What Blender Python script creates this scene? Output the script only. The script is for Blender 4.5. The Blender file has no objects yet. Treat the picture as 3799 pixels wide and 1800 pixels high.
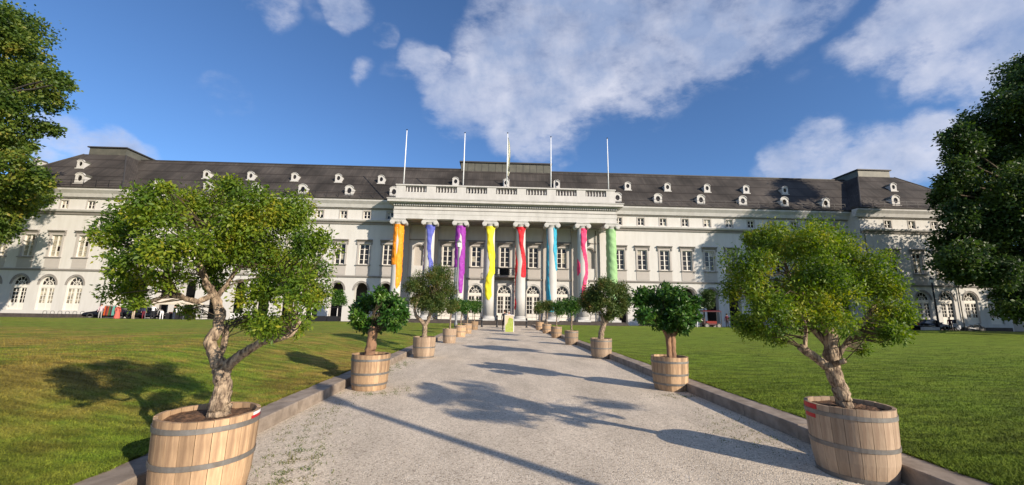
import bpy, bmesh, math, random
import numpy as np
from mathutils import Vector, Matrix

sc = bpy.context.scene
COL = sc.collection
R = math.radians

# ---------------------------------------------------------------- camera
yaw, pitch, roll = R(2.1), R(9.75), R(0.9)
fw = Vector((math.sin(yaw)*math.cos(pitch), math.cos(yaw)*math.cos(pitch), math.sin(pitch)))
r0 = Vector((math.cos(yaw), -math.sin(yaw), 0)); u0 = r0.cross(fw)
rt = r0*math.cos(roll) + u0*math.sin(roll); up = -r0*math.sin(roll) + u0*math.cos(roll)
cd = bpy.data.cameras.new('camera'); cam = bpy.data.objects.new('camera', cd); COL.objects.link(cam)
M = Matrix.Identity(4)
for i in range(3):
    M[i][0] = rt[i]; M[i][1] = up[i]; M[i][2] = -fw[i]
M[0][3], M[1][3], M[2][3] = 0, 0, 1.65
cam.matrix_world = M
cd.sensor_width = 36; cd.lens = 36*1480/3799; cd.clip_start = 0.05; cd.clip_end = 3000
sc.camera = cam

# ---------------------------------------------------------------- sun, sky, exposure
SUN_EL = R(22); SUN_AZ = R(133)          # azimuth clockwise from +Y (behind the camera, to the right)
sd = bpy.data.lights.new('sun', 'SUN'); sd.energy = 5.0; sd.angle = R(0.5); sd.color = (1.0, 0.87, 0.71)
so = bpy.data.objects.new('sun', sd); COL.objects.link(so)
tosun = Vector((math.sin(SUN_AZ)*math.cos(SUN_EL), math.cos(SUN_AZ)*math.cos(SUN_EL), math.sin(SUN_EL)))
so.rotation_euler = tosun.to_track_quat('Z', 'Y').to_euler(); so.location = tosun*200
sc.view_settings.view_transform = 'Standard'; sc.view_settings.look = 'None'
sc.view_settings.exposure = 0.50; sc.view_settings.gamma = 1; sc.view_settings.use_curve_mapping = False

# crown lobes (x, y, z, radius), limb paths (x, y, z, radius) and cloud directions
LB1L = [(-3.51,3.84,2.36,0.28),(-3.26,3.54,2.04,0.2),(-3.64,4.12,1.84,0.21),(-2.88,3.34,2.43,0.22),(-2.68,3.35,2.16,0.26),(-3.14,4.06,2.61,0.3),(-2.86,4.1,2.68,0.3),(-2.3,3.73,2.57,0.28),(-2.31,4.32,2.64,0.32),(-1.59,3.39,2.19,0.2),(-1.97,4.4,2.06,0.22),(-1.59,3.36,1.74,0.2),(-2.42,4.59,2.07,0.33),(-2.57,4.28,2.18,0.34),(-2.53,3.7,2.23,0.29),(-2.9,4.08,1.98,0.21),(-2.17,3.72,1.77,0.21),(-1.81,3.32,1.52,0.15),(-2.72,4.61,1.53,0.15),(-1.93,4.37,1.8,0.16),(-2.91,3.63,1.92,0.14),(-3.03,3.56,1.66,0.08),(-3.42,4.61,1.58,0.1),(-2.82,3.33,2.62,0.09),(-2.38,3.55,2.7,0.12),(-3.42,3.58,2.23,0.12),(-2.02,4.09,1.5,0.16)]
T1L0 = [(-2.493,3.93,0.669,0.119),(-2.496,3.93,0.738,0.105),(-2.492,3.93,0.866,0.087),(-2.491,3.93,0.968,0.082),(-2.525,3.93,1.099,0.087)]
T1L1 = [(-2.525,3.93,1.099,0.083),(-2.597,3.93,1.192,0.063),(-2.671,3.93,1.322,0.059),(-2.634,3.98,1.436,0.06),(-2.668,4.03,1.592,0.056),(-2.741,4.03,1.751,0.049),(-2.777,3.93,1.867,0.04),(-2.866,3.93,2.101,0.028),(-2.853,3.93,2.366,0.018)]
T1L2 = [(-2.504,3.93,1.068,0.063),(-2.446,3.93,1.14,0.058),(-2.36,3.93,1.212,0.051),(-2.157,3.88,1.333,0.044),(-1.98,3.83,1.365,0.034),(-1.874,3.83,1.415,0.032),(-1.858,3.93,1.527,0.028),(-1.978,3.93,1.661,0.023),(-2.053,3.93,1.882,0.018)]
T1L3 = [(-2.617,4.03,1.176,0.036),(-2.62,4.08,1.274,0.035),(-2.626,4.08,1.47,0.028)]
T1L4 = [(-2.692,3.93,1.756,0.032),(-2.748,3.83,1.689,0.029),(-2.86,3.83,1.712,0.027),(-2.966,3.83,1.772,0.024),(-3.052,3.83,1.892,0.019),(-3.218,3.93,2.093,0.015)]
T1L5 = [(-2.729,4.03,1.72,0.031),(-2.645,4.03,1.852,0.026),(-2.543,4.03,2.067,0.021),(-2.466,4.03,2.285,0.016)]
LB1R = [(2.75,4.18,2.19,0.27),(3.04,4.81,1.94,0.23),(2.73,4.18,1.59,0.2),(3.23,4.63,1.4,0.13),(3.34,4.67,2.59,0.27),(3.3,4.2,2.44,0.29),(4.29,5.0,2.6,0.34),(4.08,4.43,2.4,0.29),(3.39,3.94,1.98,0.33),(3.55,4.63,2.0,0.39),(2.73,3.89,1.68,0.24),(4.14,4.28,2.14,0.26),(4.16,4.16,1.87,0.25),(4.46,4.32,1.73,0.17),(4.85,5.08,1.56,0.28),(3.34,3.8,1.66,0.24),(3.83,3.85,1.48,0.13),(3.63,4.57,1.66,0.22),(4.27,4.62,1.29,0.09),(3.25,4.96,2.61,0.16),(4.08,3.93,1.51,0.08)]
T1R0 = [(3.871,4.46,0.575,0.103),(3.853,4.46,0.667,0.088),(3.817,4.46,0.813,0.083),(3.781,4.46,0.943,0.08),(3.757,4.46,1.069,0.083),(3.743,4.46,1.208,0.075),(3.77,4.46,1.479,0.063)]
T1R1 = [(3.735,4.46,1.063,0.062),(3.63,4.46,1.14,0.053),(3.545,4.46,1.206,0.05),(3.407,4.46,1.303,0.047)]
T1R2 = [(3.454,4.46,1.28,0.025),(3.472,4.46,1.386,0.022),(3.499,4.46,1.535,0.019),(3.428,4.46,1.774,0.016)]
T1R3 = [(3.784,4.51,1.298,0.047),(3.736,4.56,1.413,0.042),(3.682,4.61,1.516,0.039),(3.515,4.56,1.87,0.026)]
T1R4 = [(3.787,4.46,1.162,0.034),(3.844,4.41,1.293,0.031),(3.904,4.36,1.413,0.028),(4.142,4.36,1.665,0.025),(4.432,4.46,1.913,0.016)]
T1R5 = [(3.74,4.41,1.133,0.034),(3.743,4.34,1.156,0.03),(3.774,4.31,1.182,0.03)]
T1R6 = [(3.767,4.46,1.449,0.05),(3.864,4.46,1.72,0.041),(3.934,4.46,2.028,0.029),(3.905,4.46,2.309,0.019)]
T1R7 = [(3.767,4.46,1.449,0.044),(3.56,4.36,1.715,0.031),(3.315,4.36,2.01,0.022),(3.295,4.46,2.328,0.013)]
LB2L = [(-3.04,9.31,1.71,0.25),(-2.67,9.15,1.87,0.27),(-2.34,9.06,1.78,0.27),(-2.11,9.1,1.7,0.18),(-2.96,9.05,1.42,0.22),(-2.65,9.2,1.42,0.3),(-2.17,8.71,1.47,0.24),(-2.43,8.68,2.0,0.15),(-2.76,9.21,1.24,0.13),(-2.22,8.73,1.3,0.14),(-1.99,8.88,1.52,0.12)]
T2L = [(-2.696,9.0,0.626,0.126),(-2.695,9.0,0.767,0.104),(-2.681,9.0,1.051,0.098),(-2.64,9.0,1.281,0.116)]
LB3L = [(-2.93,14.55,2.5,0.35),(-2.47,14.56,2.9,0.35),(-2.04,14.98,2.89,0.36),(-1.75,15.05,2.35,0.33),(-2.55,15.21,2.24,0.46),(-1.98,14.78,2.09,0.41),(-2.88,14.93,1.93,0.29),(-1.66,15.13,1.76,0.22),(-2.29,14.38,1.74,0.24)]
T3L0 = [(-2.55,14.8,0.576,0.096),(-2.544,14.8,0.831,0.087),(-2.558,14.8,1.097,0.087)]
T3L1 = [(-2.558,14.8,1.097,0.077),(-2.711,14.8,1.266,0.068),(-2.895,14.8,1.446,0.058),(-2.956,14.8,1.656,0.048),(-2.816,14.8,2.124,0.039)]
T3L2 = [(-2.558,14.8,1.097,0.077),(-2.449,14.8,1.232,0.068),(-2.379,14.8,1.579,0.058),(-2.279,14.8,2.133,0.039)]
LB2R = [(3.4,9.13,2.03,0.26),(3.87,9.35,2.11,0.29),(3.95,8.67,2.02,0.27),(4.34,8.89,1.86,0.23),(3.22,8.67,1.72,0.25),(3.83,9.29,1.67,0.34),(3.99,8.69,1.62,0.29),(4.27,8.69,1.5,0.19),(3.74,8.81,1.41,0.19),(4.13,8.9,1.32,0.14),(3.22,9.08,1.9,0.15),(4.01,9.36,2.29,0.09)]
T2R0 = [(3.861,9.0,0.642,0.061),(3.859,9.0,0.844,0.055),(3.862,9.0,1.136,0.061),(3.693,9.0,1.429,0.055)]
T2R1 = [(3.946,9.0,0.642,0.067),(3.951,9.0,0.845,0.061),(3.948,9.0,1.137,0.067),(4.128,9.0,1.495,0.056)]
LB3R = [(3.48,14.78,2.33,0.36),(3.89,14.43,2.56,0.36),(4.55,14.98,2.46,0.37),(4.83,14.75,2.15,0.28),(3.51,15.16,1.94,0.33),(3.82,14.58,1.94,0.41),(4.49,14.84,1.85,0.36),(4.16,14.76,1.55,0.22)]
T3R0 = [(3.839,14.8,0.657,0.109),(3.865,14.8,0.917,0.1),(3.961,14.8,1.208,0.09),(3.919,14.8,1.548,0.07)]
T3R1 = [(3.961,14.8,1.208,0.07),(4.189,14.8,1.504,0.05),(4.332,14.8,1.948,0.04)]
LB4L = [(-2.29,21.5,1.8,0.41)]
LB5L = [(-2.05,26.0,1.86,0.46)]
LB6L = [(-2.0,29.9,1.96,0.39)]
LB7L = [(-1.76,36.3,1.99,0.57)]
LB4R = [(3.98,21.1,1.9,0.47)]
LB5R = [(4.02,26.2,1.91,0.49)]
LB6R = [(4.08,31.4,2.03,0.5)]
LB7R = [(4.01,36.5,2.04,0.66)]
LBTL = [(-52.57,39.4,30.43,1.74),(-51.61,37.29,30.3,2.48),(-51.62,40.28,28.92,2.05),(-53.02,42.8,28.86,1.85),(-52.88,41.43,26.16,2.65),(-49.55,40.85,25.29,2.04),(-44.56,38.21,23.84,1.37),(-41.1,36.06,22.07,0.9),(-49.96,43.04,24.03,1.67),(-48.08,39.29,21.4,2.47),(-49.21,38.31,21.11,2.4),(-48.52,41.4,20.08,1.43),(-49.23,40.21,18.3,2.2),(-55.97,43.91,19.44,2.68),(-44.2,36.6,13.95,1.72),(-43.89,38.32,13.78,1.54),(-50.34,43.61,13.31,2.02),(-49.16,40.57,12.44,2.4),(-49.44,41.82,10.8,1.63),(-48.98,39.68,9.47,2.3),(-47.73,36.93,13.18,2.93),(-56.48,41.41,25.05,4.35),(-50.78,37.11,17.11,4.01),(-61.25,42.3,28.65,4.8)]
LBTR = [(60.02,39.89,28.75,2.01),(63.35,40.57,30.7,3.09),(51.77,35.32,23.22,1.75),(55.07,38.78,22.71,1.89),(53.5,39.98,22.92,1.93),(47.23,37.23,20.17,1.48),(47.78,37.5,18.23,1.77),(53.71,39.94,19.39,2.52),(56.33,39.46,19.91,2.82),(47.42,38.06,15.78,1.62),(48.33,40.0,14.92,1.37),(53.0,41.49,15.5,2.22),(54.39,39.83,15.65,2.77),(46.69,37.55,11.88,1.7),(49.77,41.39,10.44,1.54),(49.73,38.25,11.27,2.59),(51.3,36.85,11.0,2.5),(45.55,38.69,7.61,1.27),(44.7,36.32,7.54,1.47),(47.92,39.51,5.79,0.72),(52.18,40.24,7.94,2.07),(51.71,40.6,6.24,1.03),(53.6,39.32,7.57,2.32),(57.14,41.64,5.25,1.51),(51.31,34.6,13.92,3.22),(60.02,38.53,21.5,4.05),(56.68,37.7,9.36,3.67),(63.53,39.87,15.92,4.66),(57.62,34.53,23.87,3.75)]
CLOUDS = [(0.079,0.77,0.634,0.084,1.0),(0.237,0.743,0.626,0.118,1.0),(0.397,0.695,0.6,0.108,1.0),(0.51,0.639,0.575,0.067,1.0),(0.024,0.831,0.556,0.09,1.0),(0.169,0.807,0.566,0.11,1.0),(0.329,0.763,0.556,0.092,1.0),(-0.158,0.827,0.539,0.047,0.9),(-0.228,0.821,0.523,0.029,0.308),(-0.074,0.864,0.498,0.065,1.0),(0.028,0.888,0.46,0.063,0.95),(0.13,0.876,0.464,0.063,0.95),(0.306,0.824,0.476,0.041,1.0),(0.344,0.828,0.443,0.02,0.308),(0.439,0.718,0.54,0.06,1.0),(0.511,0.667,0.541,0.042,0.9),(0.631,0.643,0.434,0.026,0.269),(0.653,0.604,0.457,0.04,0.85),(0.687,0.559,0.465,0.055,0.9),(0.729,0.513,0.454,0.063,0.95),(0.775,0.508,0.376,0.057,0.95),(0.724,0.571,0.387,0.033,0.8),(0.756,0.558,0.343,0.021,0.269),(0.689,0.613,0.387,0.022,0.231),(0.546,0.707,0.448,0.022,0.212),(0.586,0.665,0.463,0.02,0.231),(0.622,0.728,0.29,0.052,0.85),(0.684,0.673,0.282,0.047,0.9),(0.733,0.621,0.277,0.046,0.95),(0.562,0.777,0.283,0.031,0.33),(0.773,0.572,0.273,0.049,0.9),(-0.718,0.64,0.272,0.037,0.9),(-0.694,0.67,0.264,0.033,0.85),(-0.74,0.628,0.239,0.032,0.9),(-0.663,0.7,0.266,0.021,0.33),(-0.329,0.724,0.607,0.035,0.75),(-0.389,0.708,0.59,0.029,0.212),(-0.317,0.759,0.568,0.021,0.231),(-0.464,0.681,0.567,0.032,0.5),(-0.253,0.78,0.573,0.017,0.308),(-0.133,0.806,0.577,0.011,0.5),(-0.306,0.812,0.497,0.025,0.5),(0.09,0.918,0.386,0.046,0.5),(-0.573,0.717,0.396,0.016,0.245),(-0.544,0.74,0.397,0.021,0.21)]


w = bpy.data.worlds.new('World'); sc.world = w; w.use_nodes = True
nt = w.node_tree; nt.nodes.clear(); NN = nt.nodes.new; LK = nt.links.new
def wm(op, a, b=None, c=None, clamp=False):
    n = NN('ShaderNodeMath'); n.operation = op; n.use_clamp = clamp
    for i, v in enumerate((a, b, c)):
        if v is None: continue
        if isinstance(v, (int, float)): n.inputs[i].default_value = v
        else: LK(v, n.inputs[i])
    return n.outputs[0]
sky = NN('ShaderNodeTexSky'); sky.sky_type = 'NISHITA'; sky.sun_disc = False
sky.sun_elevation = SUN_EL; sky.sun_rotation = SUN_AZ; sky.air_density = 0.85; sky.dust_density = 0.45; sky.ozone_density = 4.0
bg = NN('ShaderNodeBackground'); bg.inputs[1].default_value = 0.115
tint = NN('ShaderNodeMix'); tint.data_type = 'RGBA'; tint.blend_type = 'MULTIPLY'; tint.inputs[0].default_value = 1.0
tint.inputs[7].default_value = (0.77, 0.92, 1.06, 1)
LK(sky.outputs[0], tint.inputs[6]); LK(tint.outputs[2], bg.inputs[0])
tc = NN('ShaderNodeTexCoord')
def noise(scale, detail=6, rough=0.55, vec=None):
    n = NN('ShaderNodeTexNoise'); n.inputs['Scale'].default_value = scale; n.inputs['Detail'].default_value = detail
    n.inputs['Roughness'].default_value = rough; LK(vec if vec else tc.outputs['Generated'], n.inputs['Vector']); return n
n1 = noise(6.0, 5, 0.5)
sub = NN('ShaderNodeVectorMath'); sub.operation = 'SUBTRACT'; LK(n1.outputs['Color'], sub.inputs[0]); sub.inputs[1].default_value = (.5, .5, .5)
scl = NN('ShaderNodeVectorMath'); scl.operation = 'SCALE'; LK(sub.outputs[0], scl.inputs[0]); scl.inputs['Scale'].default_value = 0.15
add = NN('ShaderNodeVectorMath'); add.operation = 'ADD'; LK(tc.outputs['Generated'], add.inputs[0]); LK(scl.outputs[0], add.inputs[1])
nrm = NN('ShaderNodeVectorMath'); nrm.operation = 'NORMALIZE'; LK(add.outputs[0], nrm.inputs[0])
acc = None
for (dx, dy, dz, a, s) in CLOUDS:
    d = NN('ShaderNodeVectorMath'); d.operation = 'DOT_PRODUCT'; LK(nrm.outputs[0], d.inputs[0]); d.inputs[1].default_value = (dx, dy, dz)
    m = NN('ShaderNodeMapRange'); m.interpolation_type = 'LINEAR'; LK(d.outputs['Value'], m.inputs[0])
    m.inputs[1].default_value = math.cos(a*1.85); m.inputs[2].default_value = math.cos(a*0.3); m.inputs[3].default_value = 0; m.inputs[4].default_value = s
    acc = m.outputs[0] if acc is None else wm('MAXIMUM', acc, m.outputs[0])
# elsewhere in the sky: unseen noise cloud, cover raised as facade fill light
sep = NN('ShaderNodeSeparateXYZ'); LK(tc.outputs['Generated'], sep.inputs[0])
n2 = noise(2.2, 7, 0.6)
beh = NN('ShaderNodeMapRange'); LK(sep.outputs[1], beh.inputs[0]); beh.inputs[1].default_value = 0.35; beh.inputs[2].default_value = 0.0
oth = NN('ShaderNodeMapRange'); oth.interpolation_type = 'SMOOTHSTEP'; LK(n2.outputs[0], oth.inputs[0]); oth.inputs[1].default_value = 0.42; oth.inputs[2].default_value = 0.60
acc = wm('MAXIMUM', acc, wm('MULTIPLY', oth.outputs[0], beh.outputs[0]))
mp3 = NN('ShaderNodeMapping'); mp3.inputs['Rotation'].default_value = (0, R(28), R(20)); mp3.inputs['Scale'].default_value = (.7, 1.2, 1.5); LK(tc.outputs['Generated'], mp3.inputs[0])
n3 = noise(13.0, 10, 0.64, mp3.outputs[0])
n4 = noise(5.0, 5, 0.5)
det = wm('ADD', wm('MULTIPLY', wm('SUBTRACT', n3.outputs[0], 0.5), 2.4), wm('MULTIPLY', wm('SUBTRACT', n4.outputs[0], 0.5), 1.1))
den = wm('ADD', wm('SUBTRACT', acc, 0.40), wm('MULTIPLY', det, wm('MINIMUM', wm('MULTIPLY', acc, 2.0), 0.8)))
dm = NN('ShaderNodeMapRange'); dm.interpolation_type = 'SMOOTHSTEP'; LK(den, dm.inputs[0]); dm.inputs[1].default_value = -0.28; dm.inputs[2].default_value = 0.85; dm.inputs[4].default_value = 0.90
cr = NN('ShaderNodeValToRGB'); cr.color_ramp.elements[0].position = 0.34; cr.color_ramp.elements[1].position = 0.60
cr.color_ramp.elements[0].color = (0.25, 0.315, 0.47, 1); cr.color_ramp.elements[1].color = (0.54, 0.555, 0.64, 1)
n5 = noise(9.0, 8, 0.6); LK(wm('SUBTRACT', wm('ADD', wm('MULTIPLY', n5.outputs[0], 0.75), wm('MULTIPLY', n4.outputs[0], 0.45)), wm('MULTIPLY', den, 0.28)), cr.inputs[0])
bgc = NN('ShaderNodeBackground'); LK(cr.outputs[0], bgc.inputs[0]); bgc.inputs[1].default_value = 1.0
mx = NN('ShaderNodeMixShader'); LK(dm.outputs[0], mx.inputs[0]); LK(bg.outputs[0], mx.inputs[1]); LK(bgc.outputs[0], mx.inputs[2])
wo = NN('ShaderNodeOutputWorld'); LK(mx.outputs[0], wo.inputs[0])

# ---------------------------------------------------------------- helpers
class MB:
    def __init__(s): s.v = []; s.f = []; s.m = []
    def quad(s, a, b, c, d, mi=0):
        i = len(s.v); s.v += [a, b, c, d]; s.f.append((i, i+1, i+2, i+3)); s.m.append(mi)
    def face(s, pts, mi=0):
        i = len(s.v); s.v += list(pts); s.f.append(tuple(range(i, i+len(pts)))); s.m.append(mi)
    def box(s, x0, x1, y0, y1, z0, z1, mi=0):
        i = len(s.v)
        s.v += [(x0,y0,z0),(x1,y0,z0),(x1,y1,z0),(x0,y1,z0),(x0,y0,z1),(x1,y0,z1),(x1,y1,z1),(x0,y1,z1)]
        for q in ((0,3,2,1),(4,5,6,7),(0,1,5,4),(1,2,6,5),(2,3,7,6),(3,0,4,7)):
            s.f.append(tuple(i+k for k in q)); s.m.append(mi)
    def prism(s, pr, x0, x1, mi=0):          # profile [(y,z)] swept along x
        n = len(pr); i = len(s.v)
        s.v += [(x0, y, z) for y, z in pr] + [(x1, y, z) for y, z in pr]
        for k in range(n):
            j = (k+1) % n; s.f.append((i+k, i+j, i+n+j, i+n+k)); s.m.append(mi)
        s.f.append(tuple(i+k for k in range(n-1, -1, -1))); s.f.append(tuple(i+n+k for k in range(n))); s.m += [mi, mi]
    def slab(s, pr, y0, y1, mi=0):           # profile [(x,z)] swept along y
        n = len(pr); i = len(s.v)
        s.v += [(x, y0, z) for x, z in pr] + [(x, y1, z) for x, z in pr]
        for k in range(n):
            j = (k+1) % n; s.f.append((i+k, i+n+k, i+n+j, i+j)); s.m.append(mi)
        s.f.append(tuple(i+k for k in range(n))); s.f.append(tuple(i+n+k for k in range(n-1, -1, -1))); s.m += [mi, mi]
    def lathe(s, cx, cy, prof, n=20, mi=0, caps=True):
        i = len(s.v); k = len(prof)
        for r, z in prof:
            for a in range(n):
                t = 2*math.pi*a/n; s.v.append((cx+r*math.cos(t), cy+r*math.sin(t), z))
        for p in range(k-1):
            for a in range(n):
                b = (a+1) % n; s.f.append((i+p*n+a, i+p*n+b, i+(p+1)*n+b, i+(p+1)*n+a)); s.m.append(mi)
        if caps:
            s.f.append(tuple(i+a for a in range(n-1, -1, -1))); s.f.append(tuple(i+(k-1)*n+a for a in range(n))); s.m += [mi, mi]
    def tube(s, pts, n=6, mi=0, rnd=None, jit=0.0):   # pts (x,y,z,r)
        i = len(s.v); P = [Vector(p[:3]) for p in pts]; k = len(P)
        ref = Vector((0.13, 1, 0.07))
        for q in range(k):
            t = (P[min(q+1, k-1)] - P[max(q-1, 0)]).normalized()
            a = t.cross(ref); a = a.normalized() if a.length > .05 else t.cross(Vector((1, 0, 0))).normalized()
            b = t.cross(a)
            for h in range(n):
                an = 2*math.pi*h/n; rr = pts[q][3]*(1+(rnd.uniform(-jit, jit) if rnd else 0))
                s.v.append(tuple(P[q]+a*math.cos(an)*rr+b*math.sin(an)*rr))
        for q in range(k-1):
            for h in range(n):
                g = (h+1) % n; s.f.append((i+q*n+h, i+q*n+g, i+(q+1)*n+g, i+(q+1)*n+h)); s.m.append(mi)
        s.f.append(tuple(i+h for h in range(n-1, -1, -1))); s.f.append(tuple(i+(k-1)*n+h for h in range(n))); s.m += [mi, mi]
    def mesh(s, name, mats, smooth=False):
        me = bpy.data.meshes.new(name); me.from_pydata([tuple(v) for v in s.v], [], s.f)
        for m in (mats if isinstance(mats, (list, tuple)) else [mats]): me.materials.append(m)
        me.polygons.foreach_set('material_index', s.m)
        if smooth: me.polygons.foreach_set('use_smooth', [True]*len(s.f))
        me.update(); return me
    def build(s, name, mats, parent=None, smooth=False, loc=None):
        return place(s.mesh(name, mats, smooth), name, parent, loc)
def place(me, name, parent=None, loc=None, rz=0):
    o = bpy.data.objects.new(name, me); COL.objects.link(o)
    if parent: o.parent = parent
    if loc: o.location = loc
    if rz: o.rotation_euler = (0, 0, rz)
    return o
def tag(o, label=None, cat=None, group=None, kind=None):
    if label: o['label'] = label
    if cat: o['category'] = cat
    if group: o['group'] = group
    if kind: o['kind'] = kind
    return o
def thing(name, label, cat, loc=(0, 0, 0), rz=0, group=None):
    o = bpy.data.objects.new(name, None); COL.objects.link(o); o.location = loc; o.rotation_euler = (0, 0, rz)
    o.empty_display_size = .2
    return tag(o, label, cat, group)

def mat(name, col, rough=0.7, metal=0.0, vary=None, bump=None, spec=0.3, col2=None, objrand=None, coord='Object', scale3=None, transm=0, grad=None):
    """vary=(scale, amount[, detail]) mixes col with col2 by noise; bump=(scale,strength); objrand=(amount) varies value per object"""
    m = bpy.data.materials.new(name); m.use_nodes = True; t = m.node_tree; b = t.nodes['Principled BSDF']
    b.inputs['Roughness'].default_value = rough; b.inputs['Metallic'].default_value = metal
    b.inputs['Specular IOR Level'].default_value = spec
    b.inputs['Base Color'].default_value = (*col, 1)
    N = t.nodes.new; L = t.links.new; co = N('ShaderNodeTexCoord'); vec = co.outputs[coord]
    if scale3:
        mp = N('ShaderNodeMapping'); mp.inputs['Scale'].default_value = scale3; L(vec, mp.inputs[0]); vec = mp.outputs[0]
    out = None
    if vary:
        n = N('ShaderNodeTexNoise'); n.inputs['Scale'].default_value = vary[0]; n.inputs['Detail'].default_value = vary[2] if len(vary) > 2 else 5; n.inputs['Roughness'].default_value = .6
        L(vec, n.inputs['Vector'])
        mr = N('ShaderNodeMapRange'); L(n.outputs[0], mr.inputs[0]); mr.inputs[1].default_value = .5-.22/max(vary[1], .01)*.5; mr.inputs[2].default_value = .5+.22/max(vary[1], .01)*.5
        mixn = N('ShaderNodeMix'); mixn.data_type = 'RGBA'; L(mr.outputs[0], mixn.inputs[0])
        c2 = col2 if col2 else tuple(c*(1-.5*vary[1]) for c in col)
        mixn.inputs[6].default_value = (*col, 1); mixn.inputs[7].default_value = (*c2, 1); out = mixn.outputs[2]
    if objrand:
        oi = N('ShaderNodeObjectInfo'); hs = N('ShaderNodeHueSaturation')
        mr = N('ShaderNodeMapRange'); L(oi.outputs['Random'], mr.inputs[0]); mr.inputs[3].default_value = 1-objrand; mr.inputs[4].default_value = 1+objrand
        L(mr.outputs[0], hs.inputs['Value'])
        if out: L(out, hs.inputs['Color'])
        else: hs.inputs['Color'].default_value = (*col, 1)
        out = hs.outputs[0]
    if out: L(out, b.inputs['Base Color'])
    if bump:
        n = N('ShaderNodeTexNoise'); n.inputs['Scale'].default_value = bump[0]; n.inputs['Detail'].default_value = 6
        L(vec, n.inputs['Vector']); bp = N('ShaderNodeBump'); bp.inputs['Strength'].default_value = bump[1]; bp.inputs['Distance'].default_value = bump[2] if len(bump) > 2 else .02
        L(n.outputs[0], bp.inputs['Height']); L(bp.outputs[0], b.inputs['Normal'])
    return m

def leafmat(name, ramp, trans=0.35, rough=0.5):
    m = bpy.data.materials.new(name); m.use_nodes = True; t = m.node_tree; b = t.nodes['Principled BSDF']; N = t.nodes.new; L = t.links.new
    g = N('ShaderNodeNewGeometry'); co = N('ShaderNodeTexCoord')
    n = N('ShaderNodeTexNoise'); n.inputs['Scale'].default_value = ramp[0][0]; n.inputs['Detail'].default_value = 2; L(co.outputs['Object'], n.inputs['Vector'])
    a = N('ShaderNodeMath'); a.operation = 'MULTIPLY'; L(g.outputs['Random Per Island'], a.inputs[0]); a.inputs[1].default_value = .38
    a2 = N('ShaderNodeMapRange'); L(n.outputs[0], a2.inputs[0]); a2.inputs[1].default_value = .3; a2.inputs[2].default_value = .7; a2.inputs[4].default_value = .62
    s = N('ShaderNodeMath'); L(a.outputs[0], s.inputs[0]); L(a2.outputs[0], s.inputs[1])
    cr = N('ShaderNodeValToRGB'); e = cr.color_ramp.elements
    while len(e) < len(ramp)-1: e.new(.5)
    for i, (p, c) in enumerate(ramp[1:]): e[i].position = p; e[i].color = (*c, 1)
    L(s.outputs[0], cr.inputs[0]); L(cr.outputs[0], b.inputs['Base Color'])
    b.inputs['Roughness'].default_value = rough; b.inputs['Specular IOR Level'].default_value = .35
    tr = N('ShaderNodeBsdfTranslucent'); hs = N('ShaderNodeHueSaturation'); hs.inputs['Value'].default_value = 1.3; hs.inputs['Saturation'].default_value = 1.1
    L(cr.outputs[0], hs.inputs['Color']); L(hs.outputs[0], tr.inputs[0])
    mx = N('ShaderNodeMixShader'); mx.inputs[0].default_value = trans; L(b.outputs[0], mx.inputs[1]); L(tr.outputs[0], mx.inputs[2])
    L(mx.outputs[0], t.nodes['Material Output'].inputs[0]); return m

# ---------------------------------------------------------------- materials
PLASTER = mat('cream_plaster', (.565, .555, .53), .85, vary=(1.3, .55, 9), col2=(.495, .48, .45), scale3=(1.2, 1.2, .22), bump=(9, .15, .02))
PLASTER2 = mat('shade_toned_plaster', (.44, .40, .355), .85, vary=(.5, .3, 7), col2=(.38, .35, .315), bump=(9, .15, .02))  # darker plaster with shade put into its colour
WHITE = mat('white_stucco', (.535, .525, .505), .8, vary=(1.3, .6, 9), col2=(.44, .43, .41), scale3=(1.1, 1.1, .3), bump=(14, .12, .02))
DARK_BASE = mat('dark_brown_base', (.085, .07, .06), .9, vary=(2, .6, 7), col2=(.05, .042, .037))  # dark brown tone of portico plinth, steps and pavilion socles
TRIM = mat('grey_sandstone_trim', (.27, .25, .23), .85, vary=(1.5, .4, 6), col2=(.21, .195, .18))
PANEL = mat('light_grey_panel', (.42, .39, .36), .85, vary=(1.2, .3), col2=(.37, .345, .32))
FRAME = mat('white_window_paint', (.66, .63, .57), .5)
GLASS = mat('dark_window_glass', (.022, .018, .015), .10, spec=.35, objrand=.6)
PALE = mat('pale_cream_glass', (.50, .45, .34), .25, spec=.5, vary=(1.3, .8, 2), col2=(.07, .065, .055), coord='Object')  # pale cream panes mottled with dark patches
DARK = mat('dark_interior', (.035, .03, .027), .9)
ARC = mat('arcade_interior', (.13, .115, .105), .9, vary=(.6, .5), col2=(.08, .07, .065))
IRON = mat('black_iron', (.03, .03, .032), .5, metal=.4)
GREYPOLE = mat('grey_painted_pole', (.16, .17, .18), .5, metal=.2)
WHITEPOLE = mat('white_flagpole_paint', (.78, .80, .82), .4)
ZINC = mat('weathered_zinc', (.13, .125, .10), .55, metal=.1, vary=(1.2, .6, 6), col2=(.085, .085, .07))
EAVE = mat('dark_gutter', (.05, .046, .043), .6)
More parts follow.
